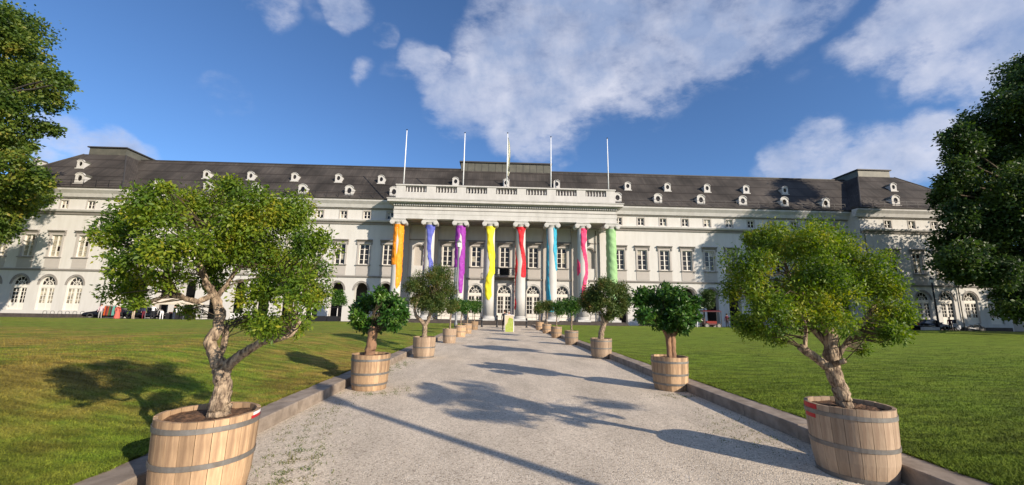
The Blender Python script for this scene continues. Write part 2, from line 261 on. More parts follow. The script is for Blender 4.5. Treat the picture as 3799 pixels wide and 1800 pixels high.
def slate_mat():
    m = mat('roof_slate', (.105, .094, .086), .75, spec=.2)
    t = m.node_tree; N = t.nodes.new; L = t.links.new; b = t.nodes['Principled BSDF']; co = N('ShaderNodeTexCoord')
    mp = N('ShaderNodeMapping'); mp.inputs['Rotation'].default_value = (R(47.7), 0, 0); L(co.outputs['Object'], mp.inputs[0])
    br = N('ShaderNodeTexBrick'); br.inputs['Scale'].default_value = 1.0; br.inputs['Brick Width'].default_value = .34; br.inputs['Row Height'].default_value = .22
    br.inputs['Mortar Size'].default_value = .012; br.inputs['Color1'].default_value = (.056, .049, .044, 1); br.inputs['Color2'].default_value = (.040, .036, .033, 1); br.inputs['Mortar'].default_value = (.030, .025, .022, 1)
    br.inputs['Bias'].default_value = -.1
    L(mp.outputs[0], br.inputs['Vector'])
    n = N('ShaderNodeTexNoise'); n.inputs['Scale'].default_value = .22; n.inputs['Detail'].default_value = 7; L(co.outputs['Object'], n.inputs['Vector'])
    mr = N('ShaderNodeMapRange'); L(n.outputs[0], mr.inputs[0]); mr.inputs[1].default_value = .35; mr.inputs[2].default_value = .65; mr.inputs[3].default_value = .65; mr.inputs[4].default_value = 1.5
    hs = N('ShaderNodeHueSaturation'); L(br.outputs[0], hs.inputs['Color']); L(mr.outputs[0], hs.inputs['Value']); L(hs.outputs[0], b.inputs['Base Color'])
    bp = N('ShaderNodeBump'); bp.inputs['Strength'].default_value = .3; bp.inputs['Distance'].default_value = .01; L(br.outputs['Fac'], bp.inputs['Height']); bp.invert = True; L(bp.outputs[0], b.inputs['Normal'])
    return m
SLATE = slate_mat()
def bark(name, c1, c2, sc3=(1, 1, .35), s=30):
    m = mat(name, c1, .9, vary=(s*.7, .9, 6), col2=c2, bump=(s, 1.0, .03), scale3=sc3); return m
BARK_PALE = bark('pale_flaking_bark', (.42, .32, .22), (.10, .07, .05), s=46)
BARK_RED = bark('smooth_brown_bark', (.30, .175, .10), (.19, .11, .07), s=14)
BARK_DARK = bark('dark_bark', (.10, .085, .07), (.05, .042, .035), s=6)
SOIL = mat('brown_soil', (.17, .095, .055), .95, vary=(18, .9, 8), col2=(.06, .035, .022), bump=(40, 1, .03))
def woodmat(name, c1, c2):
    return mat(name, c1, .7, vary=(7, .8, 8), col2=c2, bump=(30, .5, .004), scale3=(3, 3, .3), objrand=.30)
OAK = woodmat('golden_oak', (.49, .33, .195), (.27, .175, .105))
OAKW = woodmat('weathered_oak', (.37, .275, .19), (.245, .17, .115))
HOOP = mat('grey_steel_hoop', (.24, .235, .225), .55, metal=.5, vary=(12, .5), col2=(.17, .15, .13), bump=(60, .2, .002))
STONE = mat('kerb_granite', (.31, .255, .205), .85, vary=(5, .9, 9), col2=(.20, .16, .125), bump=(60, .6, .006), objrand=.10)
LEAF1 = leafmat('pomegranate_leaves', [(3.0,), (.12, (.045, .10, .012)), (.42, (.105, .18, .014)), (.68, (.19, .25, .018)), (.92, (.36, .33, .03))], .42)
LEAF2 = leafmat('citrus_leaves', [(4.0,), (.15, (.018, .06, .010)), (.55, (.045, .12, .015)), (.9, (.12, .20, .03))], .25, .35)
LEAF3 = leafmat('olive_brown_leaves', [(3.0,), (.15, (.03, .065, .014)), (.5, (.075, .12, .022)), (.8, (.13, .13, .03)), (.95, (.19, .11, .025))], .35)
LEAFT = leafmat('plane_tree_leaves', [(.5,), (.12, (.035, .075, .015)), (.45, (.08, .135, .02)), (.72, (.15, .19, .025)), (.95, (.24, .20, .03))], .38)
LEAFD = leafmat('dark_tree_leaves', [(.5,), (.12, (.022, .045, .014)), (.5, (.045, .085, .018)), (.8, (.08, .125, .02)), (.95, (.12, .15, .025))], .34)

def grass_mat():
    m = bpy.data.materials.new('lawn_grass'); m.use_nodes = True; t = m.node_tree; N = t.nodes.new; L = t.links.new; b = t.nodes['Principled BSDF']
    g = N('ShaderNodeNewGeometry'); pos = g.outputs['Position']
    def ns(s, d=5, mul=None):
        n = N('ShaderNodeTexNoise'); n.inputs['Scale'].default_value = s; n.inputs['Detail'].default_value = d; n.inputs['Roughness'].default_value = .62
        if mul:
            mp = N('ShaderNodeMapping'); mp.inputs['Scale'].default_value = mul; L(pos, mp.inputs[0]); L(mp.outputs[0], n.inputs['Vector'])
        else: L(pos, n.inputs['Vector'])
        return n.outputs[0]
    def mth(op, a, b_, clamp=False):
        n = N('ShaderNodeMath'); n.operation = op; n.use_clamp = clamp
        for i, v in enumerate((a, b_)):
            if isinstance(v, (int, float)): n.inputs[i].default_value = v
            else: L(v, n.inputs[i])
        return n.outputs[0]
    def mr(v, a, b_, c=0., d=1.):
        n = N('ShaderNodeMapRange'); n.interpolation_type = 'SMOOTHSTEP'; L(v, n.inputs[0])
        for i, x in enumerate((a, b_, c, d)): n.inputs[i+1].default_value = x
        return n.outputs[0]
    sp = N('ShaderNodeSeparateXYZ'); L(pos, sp.inputs[0])
    left = mr(sp.outputs[0], 2.0, -2.0)                       # drier turf left of the path
    band = mth('MULTIPLY', mr(sp.outputs[1], 3.0, 8.0), mr(sp.outputs[1], 27, 17))
    dry = mr(mth('ADD', mth('MULTIPLY', ns(.35, 6, (1, .8, 1)), .6), mth('MULTIPLY', ns(2.2, 6), .4)), .40, .62)
    dry = mth('MULTIPLY', dry, mth('ADD', mth('MULTIPLY', left, mth('ADD', mth('MULTIPLY', band, .66), .26)), .12), True)
    fine = mr(ns(38, 6), .3, .7)
    cg = N('ShaderNodeMix'); cg.data_type = 'RGBA'; L(fine, cg.inputs[0]); cg.inputs[6].default_value = (.100, .158, .014, 1); cg.inputs[7].default_value = (.175, .245, .024, 1)
    cb = N('ShaderNodeMix'); cb.data_type = 'RGBA'; L(fine, cb.inputs[0]); cb.inputs[6].default_value = (.20, .150, .028, 1); cb.inputs[7].default_value = (.33, .245, .06, 1)
    cm = N('ShaderNodeMix'); cm.data_type = 'RGBA'; L(dry, cm.inputs[0]); L(cg.outputs[2], cm.inputs[6]); L(cb.outputs[2], cm.inputs[7])
    mv = N('ShaderNodeHueSaturation'); L(cm.outputs[2], mv.inputs['Color']); L(mr(ns(2.6, 7, (.55, 1.9, 1)), .34, .66, .66, 1.38), mv.inputs['Value'])
    L(mv.outputs[0], b.inputs['Base Color']); b.inputs['Roughness'].default_value = .8; b.inputs['Specular IOR Level'].default_value = .15
    bp = N('ShaderNodeBump'); bp.inputs['Strength'].default_value = 1; bp.inputs['Distance'].default_value = .05; L(mth('ADD', ns(38, 5), ns(9, 5)), bp.inputs['Height']); L(bp.outputs[0], b.inputs['Normal'])
    return m
GRASS = grass_mat()
def gravel_mat():
    m = bpy.data.materials.new('crushed_gravel'); m.use_nodes = True; t = m.node_tree; N = t.nodes.new; L = t.links.new; b = t.nodes['Principled BSDF']
    g = N('ShaderNodeNewGeometry'); pos = g.outputs['Position']
    v = N('ShaderNodeTexVoronoi'); v.inputs['Scale'].default_value = 66; L(pos, v.inputs['Vector'])
    
    n = N('ShaderNodeTexNoise'); n.inputs['Scale'].default_value = .9; n.inputs['Detail'].default_value = 8; n.inputs['Roughness'].default_value = .65; mpg = N('ShaderNodeMapping'); mpg.inputs['Scale'].default_value = (1.3, .45, 1); L(pos, mpg.inputs[0]); L(mpg.outputs[0], n.inputs['Vector'])
    rgb = N('ShaderNodeSeparateColor'); L(v.outputs['Color'], rgb.inputs[0])
    cr = N('ShaderNodeValToRGB'); e = cr.color_ramp.elements; e[0].position = .0; e[0].color = (.27, .22, .17, 1); e[1].position = .15; e[1].color = (.50, .425, .335, 1)
    e2 = e.new(.8); e2.color = (.64, .55, .435, 1); e3 = e.new(1.0); e3.color = (.76, .67, .55, 1); L(rgb.outputs[0], cr.inputs[0])
    mr = N('ShaderNodeMapRange'); L(n.outputs[0], mr.inputs[0]); mr.inputs[1].default_value = .3; mr.inputs[2].default_value = .7; mr.inputs[3].default_value = .74; mr.inputs[4].default_value = 1.16
    hs = N('ShaderNodeHueSaturation'); L(cr.outputs[0], hs.inputs['Color']); L(mr.outputs[0], hs.inputs['Value']); L(hs.outputs[0], b.inputs['Base Color'])
    b.inputs['Roughness'].default_value = .95; b.inputs['Specular IOR Level'].default_value = .1
    a = N('ShaderNodeMath'); L(v.outputs['Distance'], a.inputs[0]); a.inputs[1].default_value = 0
    bp = N('ShaderNodeBump'); bp.invert = True; bp.inputs['Strength'].default_value = .6; bp.inputs['Distance'].default_value = .008; L(a.outputs[0], bp.inputs['Height']); L(bp.outputs[0], b.inputs['Normal'])
    return m
GRAVEL = gravel_mat()
ASPHALT = mat('asphalt', (.065, .062, .06), .9, vary=(3, .5, 8), bump=(80, .5, .01))
MEADOW = mat('distant_ground', (.05, .08, .025), .95, vary=(.05, .6))

# ---------------------------------------------------------------- ground
g = MB(); g.box(-700, 700, -300, 900, -.5, -.03); tag(g.build('ground', MEADOW), 'wide flat ground around the palace', kind='structure')
g = MB(); g.box(-140, 140, 46.6, 53.9, -.02, .0); tag(g.build('forecourt_road', ASPHALT), 'dark forecourt road before the palace', kind='structure')
g = MB(); g.box(-3.1, 4.12, -12, 46.596, -.02, .004); tag(g.build('gravel_path', GRAVEL), 'pale gravel path leading to the portico', kind='structure')
def LZ(x, y, edge):        # height of the turf: level with the kerb, swelling to a low rise left of the path
    e = np.minimum(1, np.abs(x-edge)/.6); z = .165+e*(.018*np.sin(x*.9+y*.37)+.014*np.sin(y*1.3-x*.5))
    def ss(t): t = np.clip(t, 0, 1); return t*t*(3-2*t)
    if edge < 0: z = z+.50*ss((edge-x)/4.5)*ss((y+6)/8)*(1-ss((y-10)/26))*(1-.6*ss((-x-30)/60))
    else: z = z+.10*ss((x-edge)/5)*(1-ss((y-8)/26))
    return z
def lawn(name, x0, x1, y0, y1, label):
    rnd = np.random.RandomState(len(label)); nx, ny = 130, 70
    xs = np.linspace(0, 1, nx)**1.6; xs = x0+(x1-x0)*xs; ys = np.linspace(y0, y1, ny)
    v = []; 
    for j in range(ny):
        for i in range(nx):
            x, y = xs[i], ys[j]; z = float(LZ(x, y, x0))-(.01 if i == 0 else 0)
            v.append((x, y, z))
    f = [(j*nx+i, j*nx+i+1, (j+1)*nx+i+1, (j+1)*nx+i) for j in range(ny-1) for i in range(nx-1)]
    if x1 < x0: f = [q[::-1] for q in f]
    me = bpy.data.meshes.new(name); me.from_pydata(v, [], f); me.materials.append(GRASS); me.polygons.foreach_set('use_smooth', [True]*len(f))
    return tag(place(me, name), label, kind='structure')
lawn('lawn', -3.48, -125, -12, 46.6, 'lawn left of the path with dry brown patches')
lawn('lawn', 4.50, 125, -12, 46.6, 'green lawn right of the path')
# kerbs: every stone its own piece
def kerb(x0, x1, label):
    k = bpy.data.objects.new('kerb', None); COL.objects.link(k); tag(k, label, kind='structure')
    rnd = random.Random(int(x0*10)); 
    mb = MB(); w = x1-x0; e = .012
    pr = [(0, -.12), (0, .185-e), (e, .185), (w-e, .185), (w, .185-e), (w, -.12)]
    mb.slab(pr, .004, 1.196); me = mb.mesh('kerb_stone', STONE)
    y = -4.0
    while y < 46:
        o = place(me, 'kerb_stone', k, (x0+rnd.uniform(-.008, .008), y, rnd.uniform(-.006, .006))); o.rotation_euler = (rnd.uniform(-.003, .003), 0, rnd.uniform(-.004, .004))
        y += 1.2
kerb(-3.48, -3.10, 'low stone kerb along the left edge of the path')
kerb(4.12, 4.50, 'low stone kerb along the right edge of the path')
# ================================================================ the palace
palace = thing('palace', 'long white neoclassical palace with slate roof and eight column portico', 'palace', (0, 54, 0))
def PB(mb, name, mats, parent=None, smooth=False):      # palace part from world coordinates
    mb.v = [(x, y-54, z) for x, y, z in mb.v]; return mb.build(name, mats, parent or palace, smooth)

def facade(mb, xa, xb, z0, z1, y, ops, depth=.28, mi=0, reveal=0):
    cur = xa
    for (a, b, bot, top, spr) in sorted(ops):
        if a > cur: mb.quad((cur, y, z0), (a, y, z0), (a, y, z1), (cur, y, z1), mi)
        if bot > z0: mb.quad((a, y, z0), (b, y, z0), (b, y, bot), (a, y, bot), mi); mb.quad((a, y, bot), (b, y, bot), (b, y+depth, bot), (a, y+depth, bot), reveal)
        zt = spr if spr else top
        mb.quad((a, y, bot), (a, y+depth, bot), (a, y+depth, zt), (a, y, zt), reveal)
        mb.quad((b, y, zt), (b, y+depth, zt), (b, y+depth, bot), (b, y, bot), reveal)
        if spr:
            n = 14; c = (a+b)/2; r = (b-a)/2; h = top-spr
            P = [(c-r*math.cos(math.pi*i/n), spr+h*math.sin(math.pi*i/n)) for i in range(n+1)]
            for i in range(n):
                (x0, q0), (x1, q1) = P[i], P[i+1]
                mb.quad((x0, y, q0), (x1, y, q1), (x1, y, z1), (x0, y, z1), mi)
                mb.quad((x0, y, q0), (x0, y+depth, q0), (x1, y+depth, q1), (x1, y, q1), reveal)
        else:
            mb.quad((a, y, top), (b, y, top), (b, y, z1), (a, y, z1), mi)
            mb.quad((a, y, top), (a, y+depth, top), (b, y+depth, top), (b, y, top), reveal)
        cur = b
    if xb > cur: mb.quad((cur, y, z0), (xb, y, z0), (xb, y, z1), (cur, y, z1), mi)

# --- window meshes (local: x across, y into the wall, z up from the sill of the opening)
def bars(mb, w, h, cols, rows, t, y0, y1, edge=.09, mid=.0):
    mb.box(-w/2, -w/2+edge, y0, y1, 0, h); mb.box(w/2-edge, w/2, y0, y1, 0, h)
    mb.box(-w/2+edge, w/2-edge, y0, y1, 0, edge); mb.box(-w/2+edge, w/2-edge, y0, y1, h-edge, h)
    for i in range(1, cols):
        x = -w/2+w*i/cols; tt = mid if (mid and i*2 == cols) else t
        mb.box(x-tt/2, x+tt/2, y0-.012, y1, edge, h-edge)
    for j in range(1, rows):
        z = h*j/rows; mb.box(-w/2+edge, w/2-edge, y0+.01, y1, z-t/2, z+t/2)
def pane_mesh(name, w, h, m):
    mb = MB(); mb.box(-w/2, w/2, 0, .012, 0, h); return mb.mesh(name, m)
PW, PH = 1.34, 2.76
mb = MB(); bars(mb, PW, PH, 2, 4, .05, 0, .09, .10, .15); M_PF = mb.mesh('window', FRAME)
mb = MB(); bars(mb, .92, 1.04, 2, 2, .05, 0, .08, .08, .11); M_AF = mb.mesh('window', FRAME)
M_PP = pane_mesh('window_pane', .50, .58, GLASS); M_PPc = pane_mesh('window_pane', .50, .58, PALE)
M_AP = pane_mesh('window_pane', .36, .42, GLASS); M_APc = pane_mesh('window_pane', .36, .42, PALE)
def surround_mesh():
    mb = MB(); w = PW/2; s = .24
    mb.box(-w-s, -w, -.07, .04, -.02, PH+.02); mb.box(w, w+s, -.07, .04, -.02, PH+.02); mb.box(-w-s, w+s, -.07, .04, PH+.022, PH+.24)
    return mb.mesh('window_surround', PANEL)
def hood_mesh():
    mb = MB(); w = PW/2+.24
    mb.prism([(.0, PH+.25), (-.10, PH+.27), (-.16, PH+.43), (-.34, PH+.50), (-.36, PH+.60), (0, PH+.66)], -w-.14, w+.14)
    for s in (-1, 1): mb.box(s*(w+.05)-.07, s*(w+.05)+.07, -.17, 0, PH-.05, PH+.26)
    return mb.mesh('window_hood', TRIM)
def sill_mesh(w, d=.2):
    mb = MB(); mb.box(-w/2, w/2, -d, .1, -.14, -.022); return mb.mesh('window_sill', TRIM)
def apron_mesh():
    mb = MB(); mb.box(-PW/2-.24, PW/2+.24, -.05, .02, -1.42, -.15); return mb.mesh('window_apron', PANEL)
M_SU, M_HO, M_SI, M_AP2 = surround_mesh(), hood_mesh(), sill_mesh(PW+.62), apron_mesh()
mb = MB(); mb.box(-.46-.14, -.46, -.04, .03, -.02, 1.18); mb.box(.46, .60, -.04, .03, -.02, 1.18); mb.box(-.46, .46, -.04, .03, 1.042, 1.18); M_AS = mb.mesh('window_surround', PANEL)
rw = random.Random(5)
def piano(x, y, pale=0, apron=True, hood=True, z=7.5):
    o = place(M_PF, 'window', palace, (x, y+.16-54, z))
    for c in range(2):
        for r in range(4):
            me = M_PPc if rw.random() < pale else M_PP
            place(me, 'window_pane', o, (-PW/4+.015+c*(PW/2-.03), .045, .085+r*(PH-.02)/4-.02*r*.0))
    for me, nm in ((M_SU, 'window_surround'), (M_SI, 'window_sill')) + (((M_HO, 'window_hood'),) if hood else ()) + (((M_AP2, 'window_apron'),) if apron else ()):
        place(me, nm, o, (0, -.16, 0))
def attic(x, y, pale=0):
    o = place(M_AF, 'window', palace, (x, y+.12-54, 13.78))
    for c in range(2):
        for r in range(2): place(M_APc if rw.random() < pale else M_AP, 'window_pane', o, (-.2+c*.4, .04, .07+r*.49))
    place(M_AS, 'window_surround', o, (0, -.12, 0))

def arch_trim(x, y, r, h, spr, z0, parent=None, t=.16, m=TRIM, gap=.16, name='arch_moulding'):
    mb = MB(); n = 16
    for ri, dep in ((r+gap, .06), (r+.0, .035)):
        P = [(-math.cos(math.pi*i/n), math.sin(math.pi*i/n)) for i in range(n+1)]
        for i in range(n):
            q = []
            for rr, hh in ((ri, h+ri-r), (ri+t*(.6 if ri > r else .7), h+ri-r+t*(.6 if ri > r else .7))):
                q.append((P[i][0]*rr, P[i][1]*hh)); q.append((P[i+1][0]*rr, P[i+1][1]*hh))
            mb.slab([(x+q[0][0], spr+q[0][1]), (x+q[1][0], spr+q[1][1]), (x+q[3][0], spr+q[3][1]), (x+q[2][0], spr+q[2][1])], y-dep, y+.01)
    return PB(mb, name, m, parent)

def french_door(x, y, z0, spr, r, h, pale=0.0, leaf_dark=False):
    """arched double door with fanlight set in an opening; y = face of the frame"""
    mb = MB(); e = .09; zt = spr-.38
    def lb(a, b, y0, y1, c, d): mb.box(a, b, y0, y1, c, d)
    lb(-r, -r+e, 0, .1, 0, spr-z0); lb(r-e, r, 0, .1, 0, spr-z0); lb(-r+e, r-e, -.05, .12, zt-z0, spr-z0)     # frame and transom
    H = zt-z0; base = .85
    lb(-.09, .09, -.02, .09, 0, H)
    for s in (-1, 1):
        a, b = (s*.09, s*(r-e)); a, b = min(a, b), max(a, b)
        lb(a, b, .0, .08, 0, base)                              # solid panel at the foot
        lb(a, b, .0, .08, H-.08, H)
        c = (a+b)/2; lb(c-.028, c+.028, .0, .07, base, H-.08); lb(a, a+.06, .001, .075, base, H-.08) if s > 0 else lb(b-.06, b, .001, .075, base, H-.08)
        for j in range(1, 4):
            z = base+(H-.08-base)*j/4; lb(a, b, .004, .066, z-.028, z+.028)
    n = 12                                                       # fanlight arc and radial bars
    for i in range(n):
        t0, t1 = math.pi*i/n, math.pi*(i+1)/n; q = []
        for k in (1.0, .88): q += [(-r*k*math.cos(t0), spr-z0+h*k*math.sin(t0)), (-r*k*math.cos(t1), spr-z0+h*k*math.sin(t1))]
        mb.slab([q[0], q[1], q[3], q[2]], 0, .1)
        q = []
        for k in (.50, .43): q += [(-r*k*math.cos(t0), spr-z0+h*k*math.sin(t0)), (-r*k*math.cos(t1), spr-z0+h*k*math.sin(t1))]
        mb.slab([q[0], q[1], q[3], q[2]], .02, .08)
    for ang in (36, 72, 108, 144):
        t = R(ang); dx, dz = math.cos(t), math.sin(t); px, pz = -dz*.024, dx*.024
        mb.slab([(dx*r*.0+px, spr-z0+px*0+pz), (dx*r*.9+px, spr-z0+dz*h*.9+pz), (dx*r*.9-px, spr-z0+dz*h*.9-pz), (-px, spr-z0-pz)], .03, .075)
    o = mb.build('french_door', FRAME, palace, loc=(x, y-54, z0))
    gm = PALE if pale > .5 else GLASS
    for s in (-1, 1):
        a, b = min(s*.09, s*(r-e)), max(s*.09, s*(r-e)); p = MB(); p.box(a, b, .05, .06, base, H-.08); p.build('door_pane', DARK if (leaf_dark and s < 0) else gm, o)
    p = MB(); P = [(-r*.95*math.cos(math.pi*i/n), spr-z0+h*.95*math.sin(math.pi*i/n)) for i in range(n+1)]
    p.slab(P[::-1], .055, .065); p.build('fanlight_pane', GLASS, o)
    return o

CX = 1.04
WX = [CX+s*(15.84+3.165*k) for s in (-1, 1) for k in range(11)]
RX0 = -48.5; RX1 = 50.0
left_w = sorted(x for x in WX if RX0+.9 < x < -13); right_w = sorted(x for x in WX if 15.5 < x < RX1-.9)
PAVL = [-62.4, -59.1, -55.8, -52.5]; PAVR = [54.0, 57.45, 60.75, 64.1, 67.4]
Y0, YP = 54.0, 52.0
# --- main walls
for (xa, xb, ws, y) in ((RX0, -13.6, left_w, Y0), (15.6, RX1, right_w, Y0), (-65.9, RX0, PAVL, YP), (RX1, 69.3, PAVR, YP)):
    pav = y == YP
    mb = MB()
    if pav: facade(mb, xa, xb, -.1, 5.75, y, [(x-.95, x+.95, .9, 5.08, 4.0) for x in ws], .35)
    else: facade(mb, xa, xb, -.1, 5.75, y, [(x-.86, x+.86, .0, 5.06, 4.05) for x in ws], .75)
    facade(mb, xa, xb, 5.75, 12.98, y, [(x-PW/2, x+PW/2, 7.5, 7.5+PH, None) for x in ws], .3)
    facade(mb, xa, xb, 12.98, 16.3, y, [(x-.46, x+.46, 13.78, 14.82, None) for x in ws], .25)
    PB(mb, 'wall', PLASTER)
    for x in ws:
        pale = .85 if xb < -40 and pav else (.75 if rw.random() < .15 else .06)
        piano(x, y, pale); attic(x, y, .3)
        if pav: french_door(x, y+.2, .9, 4.0, .95, 1.08, pale=1 if (xb < -40 and x > -57) else 0); arch_trim(x, y, .95, 1.08, 4.0, .9)
        else: arch_trim(x, y, .86, 1.01, 4.05, 0)
    # courses and cornices of this range
    mb = MB(); pr = [(y+.1, 5.72), (y-.10, 5.74), (y-.16, 5.86), (y-.18, 5.98), (y+.1, 6.02)]; ext = .15 if pav else 0
    mb.prism(pr, xa-(ext if xa > 0 else 0), xb+(ext if xb < 0 else 0)); PB(mb, 'string_course', TRIM)
    mb = MB(); mb.prism([(y+.1, 12.95), (y-.14, 12.97), (y-.20, 13.16), (y-.38, 13.30), (y+.1, 13.31)], xa, xb); PB(mb, 'lower_cornice', TRIM)
    mb = MB(); mb.prism([(y+.1, 13.312), (y-.42, 13.312), (y-.52, 13.50), (y-.50, 13.58), (y+.1, 13.66)], xa, xb); PB(mb, 'cornice_cap', WHITE)
    mb = MB(); mb.prism([(y+.1, 15.08), (y-.16, 15.10), (y-.26, 15.25), (y+.1, 15.252)], xa, xb); PB(mb, 'upper_cornice', TRIM)
    e0, e1 = (0, 0)
    if pav and xa > 0: e0 = .85
    if pav and xb < 0: e1 = .85
    mb = MB(); mb.prism([(y+.1, 15.254), (y-.34, 15.254), (y-.50, 15.7), (y-.82, 16.10), (y-.84, 16.28), (y+.1, 16.28)], xa-e0, xb+e1); PB(mb, 'eaves_cornice', WHITE)
    mb = MB(); mb.prism([(y+.1, 16.282), (y-.86, 16.282), (y-.92, 16.46), (y-.3, 16.66), (y+.1, 16.66)], xa-e0, xb+e1); PB(mb, 'gutter', EAVE)
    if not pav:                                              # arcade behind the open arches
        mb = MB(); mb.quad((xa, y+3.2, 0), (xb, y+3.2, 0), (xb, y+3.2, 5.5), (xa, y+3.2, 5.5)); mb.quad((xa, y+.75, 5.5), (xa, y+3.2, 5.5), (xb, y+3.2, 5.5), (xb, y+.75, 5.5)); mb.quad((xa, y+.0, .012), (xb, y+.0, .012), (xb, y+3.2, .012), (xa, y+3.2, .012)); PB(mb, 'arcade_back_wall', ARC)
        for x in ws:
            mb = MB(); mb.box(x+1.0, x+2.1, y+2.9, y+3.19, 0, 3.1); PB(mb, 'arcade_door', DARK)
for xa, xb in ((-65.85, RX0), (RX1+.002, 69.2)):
    mb = MB(); mb.box(xa, xb, YP-.07, YP+.01, -.1, .46); PB(mb, 'socle', DARK_BASE)
# pavilion return walls toward the court
for xs, sgn in ((RX0, -1), (RX1, 1)):
    mb = MB(); 
    if sgn < 0: mb.quad((xs, YP, -.1), (xs, Y0, -.1), (xs, Y0, 16.3), (xs, YP, 16.3))
    else: mb.quad((xs, Y0, -.1), (xs, YP, -.1), (xs, YP, 16.3), (xs, Y0, 16.3))
    PB(mb, 'wall', PLASTER)
# outer ends
for xs in (-65.9, 69.3):
    mb = MB(); mb.box(xs-.2, xs+.2, YP+.02, 66, -.1, 16.3); PB(mb, 'wall', PLASTER)
mb = MB(); mb.box(-65.7, 69.1, 65.8, 66.2, -.1, 16.3); PB(mb, 'wall', PLASTER)
# low side ranges beyond the pavilions
for (xa, xb, ws) in ((69.5, 96, (71.2, 74.6, 78, 81.4, 84.8)), (-92, -66.1, (-68, -71.4, -74.8, -78.2))):
    mb = MB(); facade(mb, xa, xb, -.1, 8.2, 53.2, [(x-.75, x+.75, .95, 3.55, None) for x in ws], .3); mb.box(xa, xb, 53.4, 60, 8.2, 8.22); PB(mb, 'wall', PLASTER2)
    mb = MB(); mb.box(xa, xb, 52.9, 60, 8.23, 8.6); PB(mb, 'low_roof_parapet', TRIM)
    for x in ws:
        mb = MB(); bars(mb, 1.5, 2.6, 2, 3, .05, 0, .08, .09, .12); o = mb.build('window', IRON, palace, loc=(x, 53.35-54, .95)); p = MB(); p.box(-.7, .7, .04, .05, .05, 2.55); p.build('window_pane', GLASS, o)

# --- portico back wall
KX = [CX+3.9*k for k in range(-3, 4)]
mb = MB()
facade(mb, -13.6, 15.6, -.1, 5.75, Y0, [(KX[k+3]-.95, KX[k+3]+.95, .5, 5.08, 4.0) for k in (-2, -1, 0, 1, 2)], .35)
facade(mb, -13.6, 15.6, 5.75, 13.3, Y0, [(KX[k+3]-PW/2, KX[k+3]+PW/2, 7.5 if k else 6.4, 7.5+PH, None) for k in (-2, -1, 0, 1, 2)] + [(KX[k]-.62, KX[k]+.62, 7.5, 10.3, 9.7) for k in (0, 6)], .3)
mb.quad((-13.6, Y0, 13.3), (15.6, Y0, 13.3), (15.6, Y0, 16.5), (-13.6, Y0, 16.5))
PB(mb, 'wall', PLASTER)
for k in (0, 6):
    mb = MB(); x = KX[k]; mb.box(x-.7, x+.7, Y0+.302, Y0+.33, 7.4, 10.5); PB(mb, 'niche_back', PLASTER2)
    arch_trim(x, Y0, .62, .6, 9.7, 7.5, t=.14, gap=.1)
for k in (-2, -1, 0, 1, 2):
    x = KX[k+3]; piano(x, Y0, .10, apron=(k != 0))
    french_door(x, Y0+.2, .5, 4.0, .95, 1.08, leaf_dark=(k == 0)); arch_trim(x, Y0, .95, 1.08, 4.0, .5, m=WHITE)
mb = MB(); mb.prism([(Y0+.1, 5.72), (Y0-.10, 5.74), (Y0-.16, 5.86), (Y0-.18, 5.98), (Y0+.1, 6.02)], -13.6, 15.6); PB(mb, 'string_course', TRIM)
mb = MB(); mb.box(-13.6, 15.6, Y0-.06, Y0+.02, 10.95, 11.12); PB(mb, 'string_course', TRIM)
for k in range(-4, 4):                                     # pilasters behind the columns: shade-toned, except the sunlit end one
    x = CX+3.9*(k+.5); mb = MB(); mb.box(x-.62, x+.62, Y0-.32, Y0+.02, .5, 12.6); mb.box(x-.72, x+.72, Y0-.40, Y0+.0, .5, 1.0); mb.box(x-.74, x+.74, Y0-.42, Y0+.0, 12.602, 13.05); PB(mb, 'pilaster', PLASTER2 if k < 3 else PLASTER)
mb = MB(); mb.box(-13.3, 15.35, 50.6, Y0, 13.12, 13.3); PB(mb, 'portico_ceiling', TRIM)  # ceiling and coffers coloured dark to deepen the shade below
for i in range(7):
    mb = MB(); x = CX+3.87*(i-3)
    for j in range(2): mb.box(x-1.3, x+1.3, 50.9+j*1.5, 52.1+j*1.5, 13.0, 13.118)
    PB(mb, 'ceiling_coffer', TRIM)
# balcony above the entrance
mb = MB(); mb.box(CX-1.95, CX+1.95, 52.7, Y0-.19, 6.05, 6.28)
balc = PB(mb, 'balcony', TRIM)
for s in (-1, 1):
    mb = MB(); mb.v = []; x = CX+s*1.4; mb.slab([(x-.14, 6.048), (x-.14, 5.5), (x+.14, 5.5), (x+.14, 6.048)], 53.0, Y0-.01); PB(mb, 'balcony_bracket', TRIM, balc)
mb = MB()
mb.box(CX-1.9, CX+1.9, 52.74, 52.78, 7.22, 7.28); mb.box(CX-1.9, CX+1.9, 52.74, 52.78, 6.34, 6.38)
for i in range(20):
    x = CX-1.9+3.8*i/19; mb.box(x-.018, x+.018, 52.745, 52.775, 6.282, 7.22)
for i in range(7):
    x = CX-1.6+3.2*i/6
    for a in range(8):
        t = a*math.pi/4; mb.tube([(x+.17*math.cos(t), 52.74, 6.8+.22*math.sin(t), .02), (x+.17*math.cos(t+math.pi/4), 52.74, 6.8+.22*math.sin(t+math.pi/4), .02)], 4)
for s in (-1, 1): mb.box(CX+s*1.9-.02, CX+s*1.9+.02, 52.78, Y0, 7.22, 7.28); mb.box(CX+s*1.9-.02, CX+s*1.9+.02, 52.78, Y0, 6.34, 6.38)
PB(mb, 'balcony_railing', IRON, balc)
# plinth and steps
mb = MB(); mb.box(-13.9, 15.95, 49.4, Y0, 0.0, .46); PB(mb, 'portico_plinth', DARK_BASE)
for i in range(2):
    mb = MB(); mb.box(-14.2+.05*i, 16.2-.05*i, 48.7+.35*i, 49.4-.002, .0, .17+.15*i) if i == 0 else mb.box(-14.2+.05*i, 16.2-.05*i, 49.05, 49.398, .172, .32); PB(mb, 'step', DARK_BASE)
